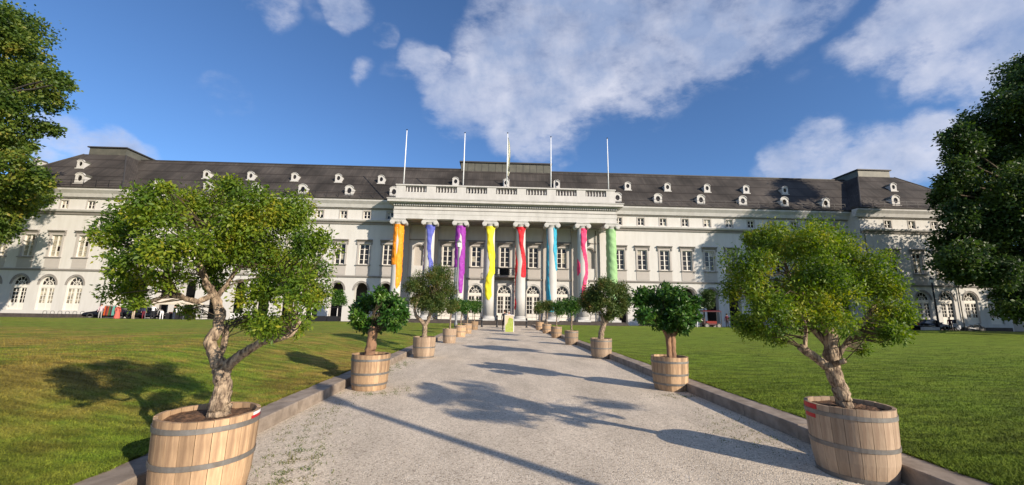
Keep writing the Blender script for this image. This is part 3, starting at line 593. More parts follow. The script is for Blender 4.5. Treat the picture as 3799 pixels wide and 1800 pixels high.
# --- columns
COLX = [-12.62, -8.66, -4.77, -.96, 2.98, 6.98, 10.93, 14.72]; CY = 50.5
prof = [(.645, 1.02), (.64, 3.5), (.63, 7), (.605, 10), (.58, 12.32)]
mb = MB(); mb.lathe(0, 0, prof, 36); M_COL = mb.mesh('column', WHITE, True)
mb = MB(); mb.box(-.80, .80, -.80, .80, .462, .70); mb.lathe(0, 0, [(.78, .702), (.80, .78), (.76, .86), (.69, .88), (.74, .94), (.70, 1.019)], 28); M_BASE = mb.mesh('column_base', WHITE)
mb = MB(); mb.lathe(0, 0, [(.585, 12.322), (.61, 12.40), (.60, 12.42), (.70, 12.60), (.72, 12.74)], 28)
mb.box(-.80, .80, -.72, .72, 12.742, 12.92); mb.box(-.86, .86, -.80, .80, 12.922, 13.05)
for sx in (-1, 1):
    for q in range(4):                                         # volutes: stepped scrolls with their axis front to back
        rr = (.30, .22, .14, .07)[q]; yy = (.74, .77, .74, .79)[q]; n = 18
        i0 = len(mb.v); cx_, cz_ = sx*.74, 12.58
        for y_ in (-yy, yy):
            for a in range(n): mb.v.append((cx_+rr*math.cos(2*math.pi*a/n), y_, cz_+rr*math.sin(2*math.pi*a/n)))
        for a in range(n):
            b = (a+1) % n; mb.f.append((i0+a, i0+b, i0+n+b, i0+n+a)); mb.m.append(0)
        mb.f.append(tuple(i0+a for a in range(n-1, -1, -1))); mb.f.append(tuple(i0+n+a for a in range(n))); mb.m += [0, 0]
mb.box(-.74, .74, -.70, .70, 12.60, 12.741)
M_CAP = mb.mesh('column_capital', WHITE)
for x in COLX:
    c = place(M_COL, 'column', palace, (x, CY-54, 0)); place(M_BASE, 'column_base', c); place(M_CAP, 'column_capital', c)
# --- entablature
EX0, EX1, EY = -13.28, 15.38, 49.95
def ring(mb, z0, z1, p, mi=0, back=Y0): mb.box(EX0-p, EX1+p, EY-p, back-.01, z0, z1, mi)
mb = MB(); ring(mb, 13.06, 13.66, .0); ring(mb, 13.662, 14.18, .035); PB(mb, 'architrave', WHITE)
mb = MB(); ring(mb, 14.182, 14.25, .09); PB(mb, 'architrave_moulding', TRIM)
mb = MB(); ring(mb, 14.252, 14.62, .0); PB(mb, 'frieze', WHITE)
mb = MB(); ring(mb, 14.622, 14.98, .06); PB(mb, 'dentil_bed', TRIM)
mb = MB(); x = EX0-.02
while x < EX1: mb.box(x, x+.16, EY-.22, EY-.062, 14.72, 14.93); x += .285
y = EY+.2
while y < Y0-.3:
    mb.box(EX1+.062, EX1+.22, y, y+.16, 14.72, 14.93); mb.box(EX0-.22, EX0-.062, y, y+.16, 14.72, 14.93); y += .285
tag(PB(mb, 'dentils', WHITE), kind='stuff')
mb = MB()
for z0, z1, p in ((14.982, 15.10, .34), (15.102, 15.42, .72), (15.422, 15.52, .80)): ring(mb, z0, z1, p)
PB(mb, 'portico_cornice', WHITE)
mb = MB(); a = .80
b0 = [(EX0-a, EY-a, 15.522), (EX1+a, EY-a, 15.522), (EX1+a, Y0, 15.522), (EX0-a, Y0, 15.522)]; b1 = [(EX0+.1, EY+.1, 15.80), (EX1-.1, EY+.1, 15.80), (EX1-.1, Y0, 15.80), (EX0+.1, Y0, 15.80)]
for i in range(4): j = (i+1) % 4; mb.quad(b0[i], b0[j], b1[j], b1[i])
mb.quad(*b1); PB(mb, 'cornice_flashing', ZINC)
# parapet with balusters
PX0, PX1, PY = EX0+.1, EX1-.1, EY+.05; BAYX = [CX+3.9*(i-3) for i in range(7)]; BW = 1.36
mb = MB(); cur = PX0
for x in BAYX:
    mb.box(cur, x-BW, PY, PY+.5, 16.58, 17.42); cur = x+BW
mb.box(cur, PX1, PY, PY+.5, 16.58, 17.42); mb.box(PX0, PX1, PY, PY+.5, 15.6, 16.578)
for xs in (PX0, PX1-.5): mb.box(xs, xs+.5, PY+.502, Y0+.6, 15.7, 17.42)
PB(mb, 'parapet', WHITE)
mb = MB(); mb.box(PX0-.08, PX1+.08, PY-.09, PY+.58, 17.422, 17.58)
for xs in (PX0, PX1-.5): mb.box(xs-.08, xs+.58, PY+.582, Y0+.6, 17.422, 17.58)
PB(mb, 'parapet_coping', WHITE)
mb = MB(); mb.lathe(0, 0, [(.10, 0), (.10, .06), (.06, .09), (.115, .28), (.10, .38), (.05, .62), (.06, .74), (.10, .78), (.10, .84)], 10); M_BAL = mb.mesh('baluster', WHITE, True)
for x in BAYX:
    for j in range(7): place(M_BAL, 'baluster', palace, (x-BW+.19+j*(2*BW-.38)/6, PY+.25-54, 16.579))
# --- roofs
S = 1.1
def roof_mb(): return MB()
mb = MB(); ez, ey, rz = 16.5, 53.35, 16.5+S*6.1; ry = ey+6.1; x0, x1 = -60, 61
mb.quad((x0, ey, ez), (x1, ey, ez), (x1, ry, rz), (x0, ry, rz)); mb.quad((x0, ry, rz), (x1, ry, rz), (x1, ry+6.4, ez), (x0, ry+6.4, ez)); mb.quad((x0, ry+6.4, ez-.1), (x1, ry+6.4, ez-.1), (x1, ey, ez-.1), (x0, ey, ez-.1))
roof = PB(mb, 'roof', SLATE)
mb = MB(); mb.box(-54, 55.5, ry-.12, ry+.12, rz-.06, rz+.09); PB(mb, 'ridge_capping', EAVE, roof)
for (xa, xb, dl, dr) in ((-66.3, RX0+.3, 6.1, 6.1), (RX1-.3, 69.8, 6.1, 8.2)):
    mb = MB(); ya, z0 = 51.2, 16.42; d = 6.1; yb = 72; z1 = z0+S*d
    A = [(xa, ya, z0), (xb, ya, z0), (xb, yb, z0), (xa, yb, z0)]; B = [(xa+dl, ya+d, z1), (xb-dr, ya+d, z1), (xb-dr, yb-d, z1), (xa+dl, yb-d, z1)]
    for i in range(4): j = (i+1) % 4; mb.quad(A[i], A[j], B[j], B[i])
    mb.quad(*B); mb.quad(*A[::-1]); rp = PB(mb, 'roof', SLATE)
    mb = MB(); mb.box(xa+dl+.35, xb-dr-.35, ya+d+.25, yb-d-.3, z1-.05, z1+1.12); bx = PB(mb, 'roof_box', ZINC, rp)
    mb = MB(); mb.box(xa+dl+.15, xb-dr-.15, ya+d+.05, yb-d-.1, z1+1.122, z1+1.28); PB(mb, 'roof_box_cap', EAVE, rp)
    mb = MB()                                               # hip cappings
    for p, q in zip(A, B): mb.tube([(*p, .09), (*q, .09)], 5)
    PB(mb, 'hip_capping', EAVE, rp)
mb = MB(); mb.box(-5.9, 8.0, ry-.25, ry+3.6, rz-.5, rz+1.05); PB(mb, 'roof_box', ZINC, roof)
mb = MB(); mb.box(-6.15, 8.25, ry-.45, ry+3.8, rz+1.052, rz+1.25); PB(mb, 'roof_box_cap', EAVE, roof)
mb = MB()
for i in range(14): x = -5.9+13.9*i/13; mb.box(x-.03, x+.03, ry-.275, ry-.251, rz-.4, rz+1.05)
PB(mb, 'roof_box_seams', EAVE, roof)
# dormers
def dormer_mesh(w, h, dep):
    mb = MB(); n = 14; P = [(-w/2, 0), (-w/2, h-w*.42)]
    P += [(-w/2*math.cos(math.pi*i/n), h-w*.42+w*.42*math.sin(math.pi*i/n)) for i in range(1, n)] + [(w/2, h-w*.42), (w/2, 0)]
    O = [(w*.27*math.cos(2*math.pi*i/20), h*.50+h*.27*math.sin(2*math.pi*i/20)) for i in range(20)]
    # front with oval hole: fan between outline and oval
    out = []
    for k in range(20):
        a = 2*math.pi*k/20; dx, dz = math.cos(a), math.sin(a); cx_, cz_ = 0, h*.5; best = None
        for i in range(len(P)):
            (ax, az), (bx, bz) = P[i], P[(i+1) % len(P)]; ex, ez = bx-ax, bz-az; den = dx*ez-dz*ex
            if abs(den) < 1e-9: continue
            t = ((ax-cx_)*ez-(az-cz_)*ex)/den; u = ((ax-cx_)*dz-(az-cz_)*dx)/den
            if t > 0 and -1e-6 <= u <= 1+1e-6 and (best is None or t < best): best = t
        out.append((cx_+dx*best, cz_+dz*best))
    for k in range(20):
        j = (k+1) % 20; mb.quad((O[k][0], 0, O[k][1]), (O[j][0], 0, O[j][1]), (out[j][0], 0, out[j][1]), (out[k][0], 0, out[k][1]))
        mb.quad((O[j][0], 0, O[j][1]), (O[k][0], 0, O[k][1]), (O[k][0], .16, O[k][1]), (O[j][0], .16, O[j][1]))
    for i in range(len(P)-1):
        (ax, az), (bx, bz) = P[i], P[i+1]; k = 0 if (i < 1 or i >= len(P)-2) else 1
        mb.quad((ax, 0, az), (ax, dep, az), (bx, dep, bz), (bx, 0, bz), k)
    mb.slab([(-w/2-.10, -.12), (-w/2-.10, .0), (w/2+.10, .0), (w/2+.10, -.12)], -.1, .2)
    for i in range(2, len(P)-3):                              # projecting rim over the arch
        (ax, az), (bx, bz) = P[i], P[i+1]; s = 1.09
        f = lambda x, z: (x*s, (z-h*.5)*s+h*.5)
        (cx2, cz2), (dx2, dz2) = f(ax, az), f(bx, bz)
        mb.slab([(ax, az), (bx, bz), (dx2, dz2), (cx2, cz2)], -.08, .12)
    me = mb.mesh('dormer', [WHITE, ZINC])
    g_ = MB(); g_.slab([(x*1.02, z) for x, z in O][::-1], .12, .15)
    return me, g_.mesh('dormer_glass', GLASS)
DS, DL = dormer_mesh(.92, 1.2, 1.1), dormer_mesh(1.14, 1.45, 1.4)
UP = [-41.61, -35.46, -29.3, -23.1, -17.0, -6.3, 1.07, 8.5, 19.05, 25.02, 31.0, 36.95, 42.9]
LO = [-46.2, -39.6, -33.2, -26.9, -20.6, -14.5, 16.8, 22.6, 28.8, 34.9, 41.0, 47.1]
def dorm(D, x, y, z): o = place(D[0], 'dormer', palace, (x, y-54, z)); place(D[1], 'dormer_glass', o)
for x in UP: dorm(DS, x, 56.0, 16.5+S*(56.0-53.35)+.12)
for x in LO: dorm(DL, x, 53.85, 16.5+S*(53.85-53.35)-.10)
for x, y in ((-57.4, 54.4), (-63.3, 54.4), (58.1, 54.3)): dorm(DS, x, y, 16.42+S*(y-51.2)+.1)
for x, y in ((-54.45, 51.85), (-60.5, 51.85), (55.4, 51.75), (66.0, 51.75)): dorm(DL, x, y, 16.42+S*(y-51.2)-.05)
# eave railings
for xa, xb, y in ((RX0, -13.9, 53.3), (16.2, RX1-.6, 53.3), (-65.8, RX0, 51.25), (RX1, 69, 51.25)):
    mb = MB(); n = int((xb-xa)/1.55)
    for i in range(n+1):
        x = xa+(xb-xa)*i/n; mb.box(x-.02, x+.02, y-.02, y+.02, 16.6, 17.45)
    mb.box(xa, xb, y-.012, y+.012, 17.38, 17.42); mb.box(xa, xb, y-.012, y+.012, 17.0, 17.03); PB(mb, 'eave_railing', IRON)
# down pipes
for x, y in ((13.55, Y0), (-13.75, Y0), (62.4, YP), (RX1+.35, YP), (RX0-.35, YP), (-64.9, YP)):
    mb = MB(); mb.tube([(x, y-.14, .1, .06), (x, y-.14, 5.6, .06), (x, y-.32, 6.1, .06), (x, y-.14, 6.5, .06), (x, y-.14, 12.8, .06)], 8); PB(mb, 'downpipe', ZINC)
# thin railing between the columns
for i in range(7):
    a, b = COLX[i]+.8, COLX[i+1]-.8
    if i == 3: continue
    mb = MB(); mb.box(a, b, 50.0, 50.03, 1.32, 1.36); mb.box(a, b, 50.0, 50.03, .92, .95)
    for x in (a+.02, (a+b)/2, b-.02): mb.box(x-.025, x+.025, 49.99, 50.04, .462, 1.45)
    PB(mb, 'portico_railing', IRON)

# ---------------------------------------------------------------- ribbons of cloth wound on the columns
def cloth(name, c, c2=None):
    return mat(name, c, .65, vary=(2.5, .5), col2=c2 or tuple(v*.85 for v in c), bump=(5, .6, .08))
WHC = cloth('white_cloth', (.72, .72, .74), (.62, .62, .66))
BAN = [
 ('orange', (.95, .30, .015), None, [[(0, -1.5, 0), (.10, -1.5, -.02), (.2, -1.5, -.15), (.3, -1.5, -.05), (.36, -1.4, .05), (.455, -1.4, .05), (.46, -1.35, .02)], [(0, 0, 1.5), (.10, .02, 1.5), (.2, .3, 1.5), (.3, .2, 1.45), (.36, .05, 1.4), (.46, .05, 1.3), (.55, .15, 1.2), (.68, .2, .9), (.72, .35, .6)]], 'orange ribbon wound round the leftmost portico column'),
 ('blue', (.10, .12, .46), None, [[(0, -1.4, 1.4), (.02, -1.2, 1.3), (.06, -.55, .95), (.15, -.35, .62), (.25, -.30, .50), (.35, -.05, .62), (.44, .2, .95), (.6, .3, 1.0), (.8, .0, .6), (.95, -.1, .2)], [(.15, -1.7, -1.3), (.3, -1.6, -.95), (.5, -1.6, -.8), (.7, -1.7, -.9), (.85, -1.7, -1.3)]], 'blue and white ribbon round the second column from the left'),
 ('purple', (.30, .04, .36), None, [[(0, -1.5, 0), (.13, -1.5, 0), (.17, -1.5, -.25), (.3, -1.4, -.25), (.47, -1.4, -.1), (.475, -1.4, -.2)], [(0, 0, 1.5), (.08, 0, 1.4), (.13, .35, 1.4), (.25, .5, 1.3), (.31, .3, 1.2), (.4, -.05, 1.3), (.5, .05, 1.1), (.6, .0, .9), (.72, .1, .85), (.76, .3, .7)]], 'purple ribbon round the third column from the left'),
 ('yellow', (.86, .72, .03), None, [[(0, -1.3, 1.4), (.03, -.9, .95), (.15, -.62, .62), (.25, -.55, .9), (.35, -.25, 1.2), (.42, .05, 1.3), (.5, -.1, 1.2), (.6, -.65, .55), (.7, -.8, .5), (.78, -.7, .6), (.82, -.4, .3), (.83, -.1, .1)]], 'yellow ribbon round the fourth column from the left'),
 ('red', (.62, .018, .03), None, [[(0, -1.3, 1.3), (.03, -.8, .9), (.1, -.5, .62), (.2, -.35, .5), (.3, .0, .85), (.4, .3, 1.1), (.5, .1, 1.2), (.56, .05, 1.1), (.575, .2, .8)], [(.2, -1.5, -1.1), (.3, -1.5, -.9), (.42, -1.5, -.6), (.5, -1.5, -.65), (.6, -1.6, -.9), (.75, -1.7, -1.0), (.88, -1.6, -.75), (.93, -1.5, -.85)]], 'red ribbon round the fifth column from the left'),
 ('cyan', (.04, .36, .52), None, [[(0, .2, 1.4), (.05, .25, 1.4), (.15, .3, 1.3), (.25, .15, 1.2), (.35, .4, 1.3), (.45, .55, 1.3), (.49, .7, 1.2)], [(0, -1.5, -1.1), (.1, -1.6, -.95), (.25, -1.6, -.7), (.4, -1.6, -.65), (.55, -1.5, -.65), (.7, -1.2, -.5), (.8, -1.0, -.3), (.95, -.6, .3)]], 'turquoise and white ribbon round the sixth column from the left'),
 ('pink', (.78, .05, .16), None, [[(0, -.4, 1.2), (.05, -.4, .85), (.12, -.42, .85), (.2, -.45, .5), (.3, -.1, .75), (.4, .3, 1.1), (.5, .35, 1.1), (.6, -.1, .7), (.7, -.4, .3), (.85, -.6, .1)], [(.35, -1.4, -.95), (.42, -1.4, -.6), (.5, -1.4, -.6), (.54, -1.3, -.9)]], 'pink ribbon round the seventh column from the left'),
 ('green', (.28, .48, .22), None, [[(0, -1.6, 1.6), (.2, -1.6, 1.3), (.3, -1.6, 0.95), (.4, -1.6, 1.1), (.5, -1.6, 1.5), (.75, -1.6, 1.5), (.9, -1.2, 1.2)]], 'pale green cloth round the rightmost portico column'),
]
def smooth_interp(L, t):
    for i in range(len(L)-1):
        if L[i][0] <= t <= L[i+1][0]:
            u = (t-L[i][0])/max(1e-6, L[i+1][0]-L[i][0]); u = u*u*(3-2*u) if L[i+1][0]-L[i][0] > .03 else u
            return L[i][1]+(L[i+1][1]-L[i][1])*u, L[i][2]+(L[i+1][2]-L[i][2])*u
    return None
def rad(z): return np.interp(z, [p[1] for p in prof], [p[0] for p in prof])
def s2a(s):
    if s > 1: return math.pi/2+min(s-1, .95)*1.6
    if s < -1: return -math.pi/2-min(-s-1, .95)*1.6
    return math.asin(s)
for (nm, c, c2, bands, lab), x in zip(BAN, COLX):
    mb = MB(); view = math.atan2(x, -CY) if False else 0
    ang0 = math.atan2(-x, -CY)                                # ribbon angles measured from the side that faces the path
    ZT, ZB = 12.30, 1.05; NZ = 150
    for L in bands:
        rows = []
        for i in range(NZ+1):
            t = L[0][0]+(L[-1][0]-L[0][0])*i/NZ; r_ = smooth_interp(L, t)
            if r_ is None: continue
            a0, a1 = s2a(r_[0]), s2a(max(r_[1], r_[0]+.02)); z = ZT+(ZB-ZT)*t; row = []
            for j in range(15):
                a = a0+(a1-a0)*j/14; rr = rad(z)+.045+.022*math.sin(a*6+z*2.6)+.018*math.sin(z*6.3+a*3)+.010*math.sin(z*13-a*7)
                if j in (0, 14): rr = rad(z)+.004
                th = -math.pi/2+a+(ang0+math.pi/2 if False else 0)
                row.append((rr*math.cos(th), rr*math.sin(th), z))
            rows.append(row)
        base = len(mb.v); 
        for row in rows: mb.v += row
        for i in range(len(rows)-1):
            for j in range(14): mb.f.append((base+i*15+j, base+(i+1)*15+j, base+(i+1)*15+j+1, base+i*15+j+1)); mb.m.append(0)
    o = mb.build('column_ribbon', cloth(nm+'_cloth', c, c2), smooth=True, loc=(x, CY, 0)); tag(o, lab, 'banner', 'ribbons of coloured cloth round the portico columns')

# ---------------------------------------------------------------- flagpoles and flag
for x, h, lab in ((-12.35, 7.5, 'white flagpole standing at the left end of the parapet'), (-4.66, 7.35, 'white flagpole second from the left on the parapet'), (1.04, 7.5, 'white middle flagpole carrying the furled flag'), (6.85, 7.15, 'white flagpole second from the right on the parapet'), (14.5, 7.2, 'white flagpole standing at the right end of the parapet')):
    f = thing('flagpole', lab, 'flagpole', (x, 50.25, 17.581), group='flagpoles on the portico parapet')
    mb = MB(); mb.lathe(0, 0, [(.075, 0), (.07, h*.5), (.05, h)], 8); mb.build('pole', WHITEPOLE, f, True)
    mb = MB(); mb.lathe(0, 0, [(.02, h+.002), (.09, h+.07), (.09, h+.13), (.02, h+.2)], 8); mb.build('finial', IRON, f, True)
    mb = MB(); mb.lathe(0, 0, [(.13, 0.001), (.13, .12), (.08, .13)], 8); mb.build('foot', IRON, f)
FLAGM = mat('white_and_yellow_flag_cloth', (.80, .80, .76), .7, vary=(1.4, .9, 2), col2=(.74, .70, .42), scale3=(6, 6, 1))
mb = MB(); n = 12; rows = []
for i in range(25):
    t = i/24; z = 24.6-5.2*t; wdt = .08+.24*math.sin(math.pi*min(1, t*1.15))**.8 if t < .87 else .25*(1-t)/.13+.05; row = []
    for j in range(n+1):
        u = j/n; row.append((1.04+.08+wdt*u, 50.25+.13*math.sin(u*9+t*3)*(.3+u)-.02, z-.35*u*u))
    rows.append(row)
for r_ in rows: mb.v += r_
for i in range(24):
    for j in range(n): a = i*(n+1)+j; mb.f.append((a, a+1, a+n+2, a+n+1)); mb.m.append(0)
tag(mb.build('flag', FLAGM, smooth=True), 'white and yellow flag hanging furled on the middle flagpole', 'flag')
# ================================================================ foliage tools
TWIG = mat('twig_bark', (.085, .065, .04), .9)
def leaf_mesh(name, P, U, V, L, Wd, m, fold=.18):
    """P base points, U leaf direction, V side direction; four vertices and two triangles each"""
    n = len(P); Nn = np.cross(U, V); tip = P+U*L[:, None]; mid = P+U*(L*.45)[:, None]
    a = mid+V*(Wd*.5)[:, None]+Nn*(Wd*fold)[:, None]; b = mid-V*(Wd*.5)[:, None]+Nn*(Wd*fold)[:, None]
    v = np.stack([P, a, tip, b], 1).reshape(-1, 3); i = np.arange(n)*4
    f = np.stack([i, i+1, i+2, i, i+2, i+3], 1).reshape(-1)
    me = bpy.data.meshes.new(name); me.vertices.add(len(v)); me.vertices.foreach_set('co', v.ravel().astype('f'))
    me.loops.add(len(f)); me.loops.foreach_set('vertex_index', f.astype('i')); me.polygons.add(n*2)
    me.polygons.foreach_set('loop_start', (np.arange(n*2)*3).astype('i')); me.materials.append(m); me.update(); me.validate(); return me
def norm(a): return a/np.maximum(1e-9, np.linalg.norm(a, axis=1))[:, None]
def crown(lobes, n, size, m, seed, sub=9, subr=(.32, .5), fuzz=.12, droop=.25, squash=.85, asp=.45, shell=.55, name='foliage', origin=(0, 0, 0), stray=0.03):
    rs = np.random.RandomState(seed); C = []
    for (x, y, z, r) in lobes:
        k = sub; d = norm(rs.randn(k, 3)); rr = r*(.35+.55*rs.rand(k))
        c = np.array([x, y, z])+d*rr[:, None]*np.array([1, 1, squash]); sr = r*(subr[0]+(subr[1]-subr[0])*rs.rand(k))
        C.append(np.c_[c, sr])
    C = np.concatenate(C); w = C[:, 3]**2; w /= w.sum(); idx = rs.choice(len(C), n, p=w)
    d = norm(rs.randn(n, 3)); rad_ = C[idx, 3]*(shell+(1.05-shell)*rs.rand(n)**.6)
    st = rs.rand(n) < stray; rad_[st] *= 1.35
    P = C[idx, :3]+d*rad_[:, None]*np.array([1, 1, .9])+rs.randn(n, 3)*fuzz*C[idx, 3][:, None]
    U = norm(d*.7+rs.randn(n, 3)*.75+np.array([0, 0, -droop])); Wv = norm(d*.8+rs.randn(n, 3)*.55+np.array([0, 0, .35]))
    V = norm(np.cross(U, Wv)); L = size*(.65+.7*rs.rand(n)); P = P-np.array(origin)
    return leaf_mesh(name, P, U, V, L, L*asp, m), C
def twigs(mb, C, limbs, rnd, r0=.006, mi=0, maxn=200, org=(0, 0, 0)):
    pts = []
    for l in limbs:
        for a in range(max(0, len(l)//3), len(l)-1):
            for k in range(6): t = k/6; pts.append(Vector(l[a][:3])*(1-t)+Vector(l[a+1][:3])*t)
        pts.append(Vector(l[-1][:3]))
    for c in C[:maxn] if len(C) <= maxn else C[rnd.sample(range(len(C)), maxn)]:
        c_ = Vector(c[:3]); p = min(pts, key=lambda q: ((q-c_).length+max(0, q.z-c_.z)*.7)*rnd.uniform(.75, 1.35)); d = (p-c_).length
        m1 = p*.66+c_*.34+Vector((rnd.uniform(-1, 1), rnd.uniform(-1, 1), rnd.uniform(-.3, 1)))*d*.14; m2 = p*.33+c_*.67+Vector((rnd.uniform(-1, 1), rnd.uniform(-1, 1), rnd.uniform(-.3, .8)))*d*.12
        mb.tube([(*p, r0*1.5), (*m1, r0*1.2), (*m2, r0*.9), (*c_, r0*.4)], 4, mi)
def densify(L, rnd, wob, k=4):
    out = []
    for i in range(len(L)-1):
        for j in range(k):
            t = j/k; p = [L[i][q]*(1-t)+L[i+1][q]*t for q in range(4)]
            if j or i: p = [p[0]+rnd.uniform(-wob, wob), p[1]+rnd.uniform(-wob, wob), p[2]+rnd.uniform(-wob, wob)*.5, p[3]*(1+rnd.uniform(-.08, .10))]
            out.append(tuple(p))
    out.append(L[-1]); return out

def tub_tree(x, y, label, group, limbs, lobes, n, size, lm, bm, seed, tw=.006, twn=140, soil=.60, thin=1.0, **kw):
    limbs = [[(a, b_, c, d*thin) for a, b_, c, d in l] for l in limbs]
    t = thing('potted_tree', label, 'tree', (x, y, soil), group=group); rnd = random.Random(seed)
    me, C = crown(lobes, n, size, lm, seed, origin=(x, y, soil), **kw)
    place(me, 'foliage', t)['kind'] = 'stuff'
    mb = MB()
    for i, l in enumerate(limbs): mb.tube(densify(l, rnd, l[0][3]*.10, 5), 18 if i == 0 else 9, 0, rnd, .045)
    # root flare
    b = limbs[0][0]
    mb2 = MB(); twigs(mb2, C, limbs, rnd, tw, 0, twn)
    for m_ in (mb, mb2): m_.v = [(a-x, b_-y, c-soil) for a, b_, c in m_.v]
    mb.build('trunk', bm, t, True); mb2.build('twigs', TWIG, t)['kind'] = 'stuff'
    return t

# ---------------------------------------------------------------- oak half barrels
NS = 22; BR = [(.338, 0), (.369, .18), (.383, .40), (.389, .56), (.391, .705)]
def brad(z, k=1.0): return float(np.interp(z, [p[1] for p in BR], [p[0] for p in BR]))*k
def stave_mesh(m, h=.705):
    mb = MB(); a = math.pi/NS*.965; Z = [0, .18, .40, .56, h]
    for i in range(len(Z)-1):
        q = []
        for z in (Z[i], Z[i+1]):
            ro, ri = brad(z), brad(z)-.03
            q.append([(ro*math.cos(s*a), ro*math.sin(s*a), z) for s in (-1, -.5, .5, 1)] + [(ri*math.cos(s*a), ri*math.sin(s*a), z) for s in (1, -1)])
        for j in range(6): k = (j+1) % 6; mb.quad(q[0][j], q[0][k], q[1][k], q[1][j])
        if i == 0: mb.face(q[0][::-1])
        if i == len(Z)-2: mb.face(q[1])
    return mb.mesh('stave', m)
def hoop_mb(z, w=.042):
    mb = MB(); n = 44; r0, r1 = brad(z)+.003, brad(z+w)+.003
    for i in range(n):
        a, b = 2*math.pi*i/n, 2*math.pi*(i+1)/n
        def p(r, t, z_): return (r*math.cos(t), r*math.sin(t), z_)
        mb.quad(p(r0+.005, a, z), p(r0+.005, b, z), p(r1+.005, b, z+w), p(r1+.005, a, z+w)); mb.quad(p(r1, a, z+w), p(r1+.005, a, z+w), p(r1+.005, b, z+w), p(r1, b, z+w)); mb.quad(p(r0+.005, a, z), p(r0, a, z), p(r0, b, z), p(r0+.005, b, z))
    return mb
ST = {OAK: stave_mesh(OAK), OAKW: stave_mesh(OAKW)}
HM = {}
def hoop(z, w=.042):
    if (z, w) not in HM: HM[(z, w)] = hoop_mb(z, w).mesh('hoop', HOOP, False)
    return HM[(z, w)]
mb = MB(); nn = 30; rs = np.random.RandomState(3)
rings = [[(0, 0, .62)]]
for r_ in (.12, .23, .31, .366): rings.append([(r_*math.cos(2*math.pi*i/nn), r_*math.sin(2*math.pi*i/nn), .60+.03*rs.rand()-.015*(r_ > .3)) for i in range(nn)])
for i in range(nn): mb.face([rings[0][0], rings[1][i], rings[1][(i+1) % nn]])
for k in range(1, 4):
    for i in range(nn): j = (i+1) % nn; mb.quad(rings[k][i], rings[k+1][i], rings[k+1][j], rings[k][j])
M_SOIL = mb.mesh('soil', SOIL, False)
FAR = {}
def barrel(x, y, label, wood, hoops, near=True, rz=0, sc_=1.0, tilt=0):
    b = thing('half_barrel', label, 'barrel', (x, y, .006), rz, 'oak half barrels used as tree tubs'); b.scale = (sc_, sc_, 1); rnd = random.Random(int(x*50+y*7))
    b.rotation_euler = (tilt, 0, rz)
    if near:
        for i in range(NS):
            o = place(ST[wood], 'stave', b, (0, 0, rnd.uniform(-.002, .004)), 2*math.pi*i/NS)
    else:
        if wood not in FAR:
            mb = MB(); src = ST[wood]
            for i in range(NS):
                ca, sa = math.cos(2*math.pi*i/NS), math.sin(2*math.pi*i/NS); i0 = len(mb.v)
                mb.v += [(v.co.x*ca-v.co.y*sa, v.co.x*sa+v.co.y*ca, v.co.z) for v in src.vertices]
                for p in src.polygons: mb.f.append(tuple(i0+k for k in p.vertices)); mb.m.append(0)
            FAR[wood] = mb.mesh('staves', wood)
        place(FAR[wood], 'staves', b)['kind'] = 'stuff'
    for h in hoops: place(hoop(h), 'hoop', b)
    place(M_SOIL, 'soil', b, (0, 0, .055 if near else .02)); return b
B1L = barrel(-2.57, 3.93, 'pale oak half barrel nearest on the left, red and white sticker on its rim', OAK, (.0, .33, .61), rz=.1)
B1R = barrel(3.88, 4.46, 'weathered oak half barrel nearest on the right, red stickers near its rim', OAKW, (.0, .30, .60), rz=.3, tilt=-.01)
barrel(-2.63, 8.88, 'golden oak half barrel second on the left, the one with the leaning brown trunk', OAK, (.10, .31, .58), rz=.2)
barrel(3.90, 9.1, 'golden oak half barrel second on the right, holding the double stemmed tree', OAK, (.12, .32, .58), rz=.5)
barrel(-2.50, 14.55, 'faded oak half barrel third on the left under the feathery tree', OAKW, (.02, .34,), rz=.7)
barrel(3.90, 15.0, 'faded oak half barrel third on the right', OAKW, (.02, .34, .60), rz=.4)
for x, y, wd, hp, lab in ((-2.35, 21.0, OAKW, (.34,), 'faded oak half barrel fourth on the left, just before the lamp post'), (-2.22, 25.8, OAK, (.3, .6), 'small looking oak half barrel fifth on the left'), (-2.08, 29.7, OAK, (.3, .6), 'oak half barrel sixth on the left'), (-1.88, 35.6, OAK, (.3,), 'oak half barrel farthest up the left side of the path'),
                     (3.90, 20.9, OAKW, (.34, .6), 'greyish oak half barrel fourth on the right'), (3.9, 26.1, OAK, (.3, .6), 'golden oak half barrel fifth on the right'), (3.92, 31.2, OAK, (.3, .6), 'oak half barrel sixth on the right'), (3.92, 36.3, OAK, (.3,), 'oak half barrel farthest up the right side of the path')):
    barrel(x, y, lab, wd, hp, False, sc_=.9)
REDP = mat('red_sticker', (.42, .02, .025), .5); WHP = mat('white_sticker', (.75, .74, .72), .5)
def sticker(b, a0, a1, z0, z1, m, nm='sticker'):
    mb = MB(); n = 6
    for i in range(n):
        t0, t1 = a0+(a1-a0)*i/n, a0+(a1-a0)*(i+1)/n
        def p(t, z): r_ = brad(z)+.004; return (r_*math.cos(t), r_*math.sin(t), z)
        mb.quad(p(t0, z0), p(t1, z0), p(t1, z1), p(t0, z1))
    me = mb.mesh(nm, m); o = place(me, nm, b); s_ = o.modifiers.new('thick', 'SOLIDIFY'); s_.thickness = .0015; return o
sticker(B1L, R(-8), R(14), .678, .704, WHP); sticker(B1L, R(-11), R(14), .653, .6775, REDP)
sticker(B1R, R(148-17), R(186-17), .648, .698, REDP); sticker(B1R, R(155-17), R(182-17), .555, .595, REDP)

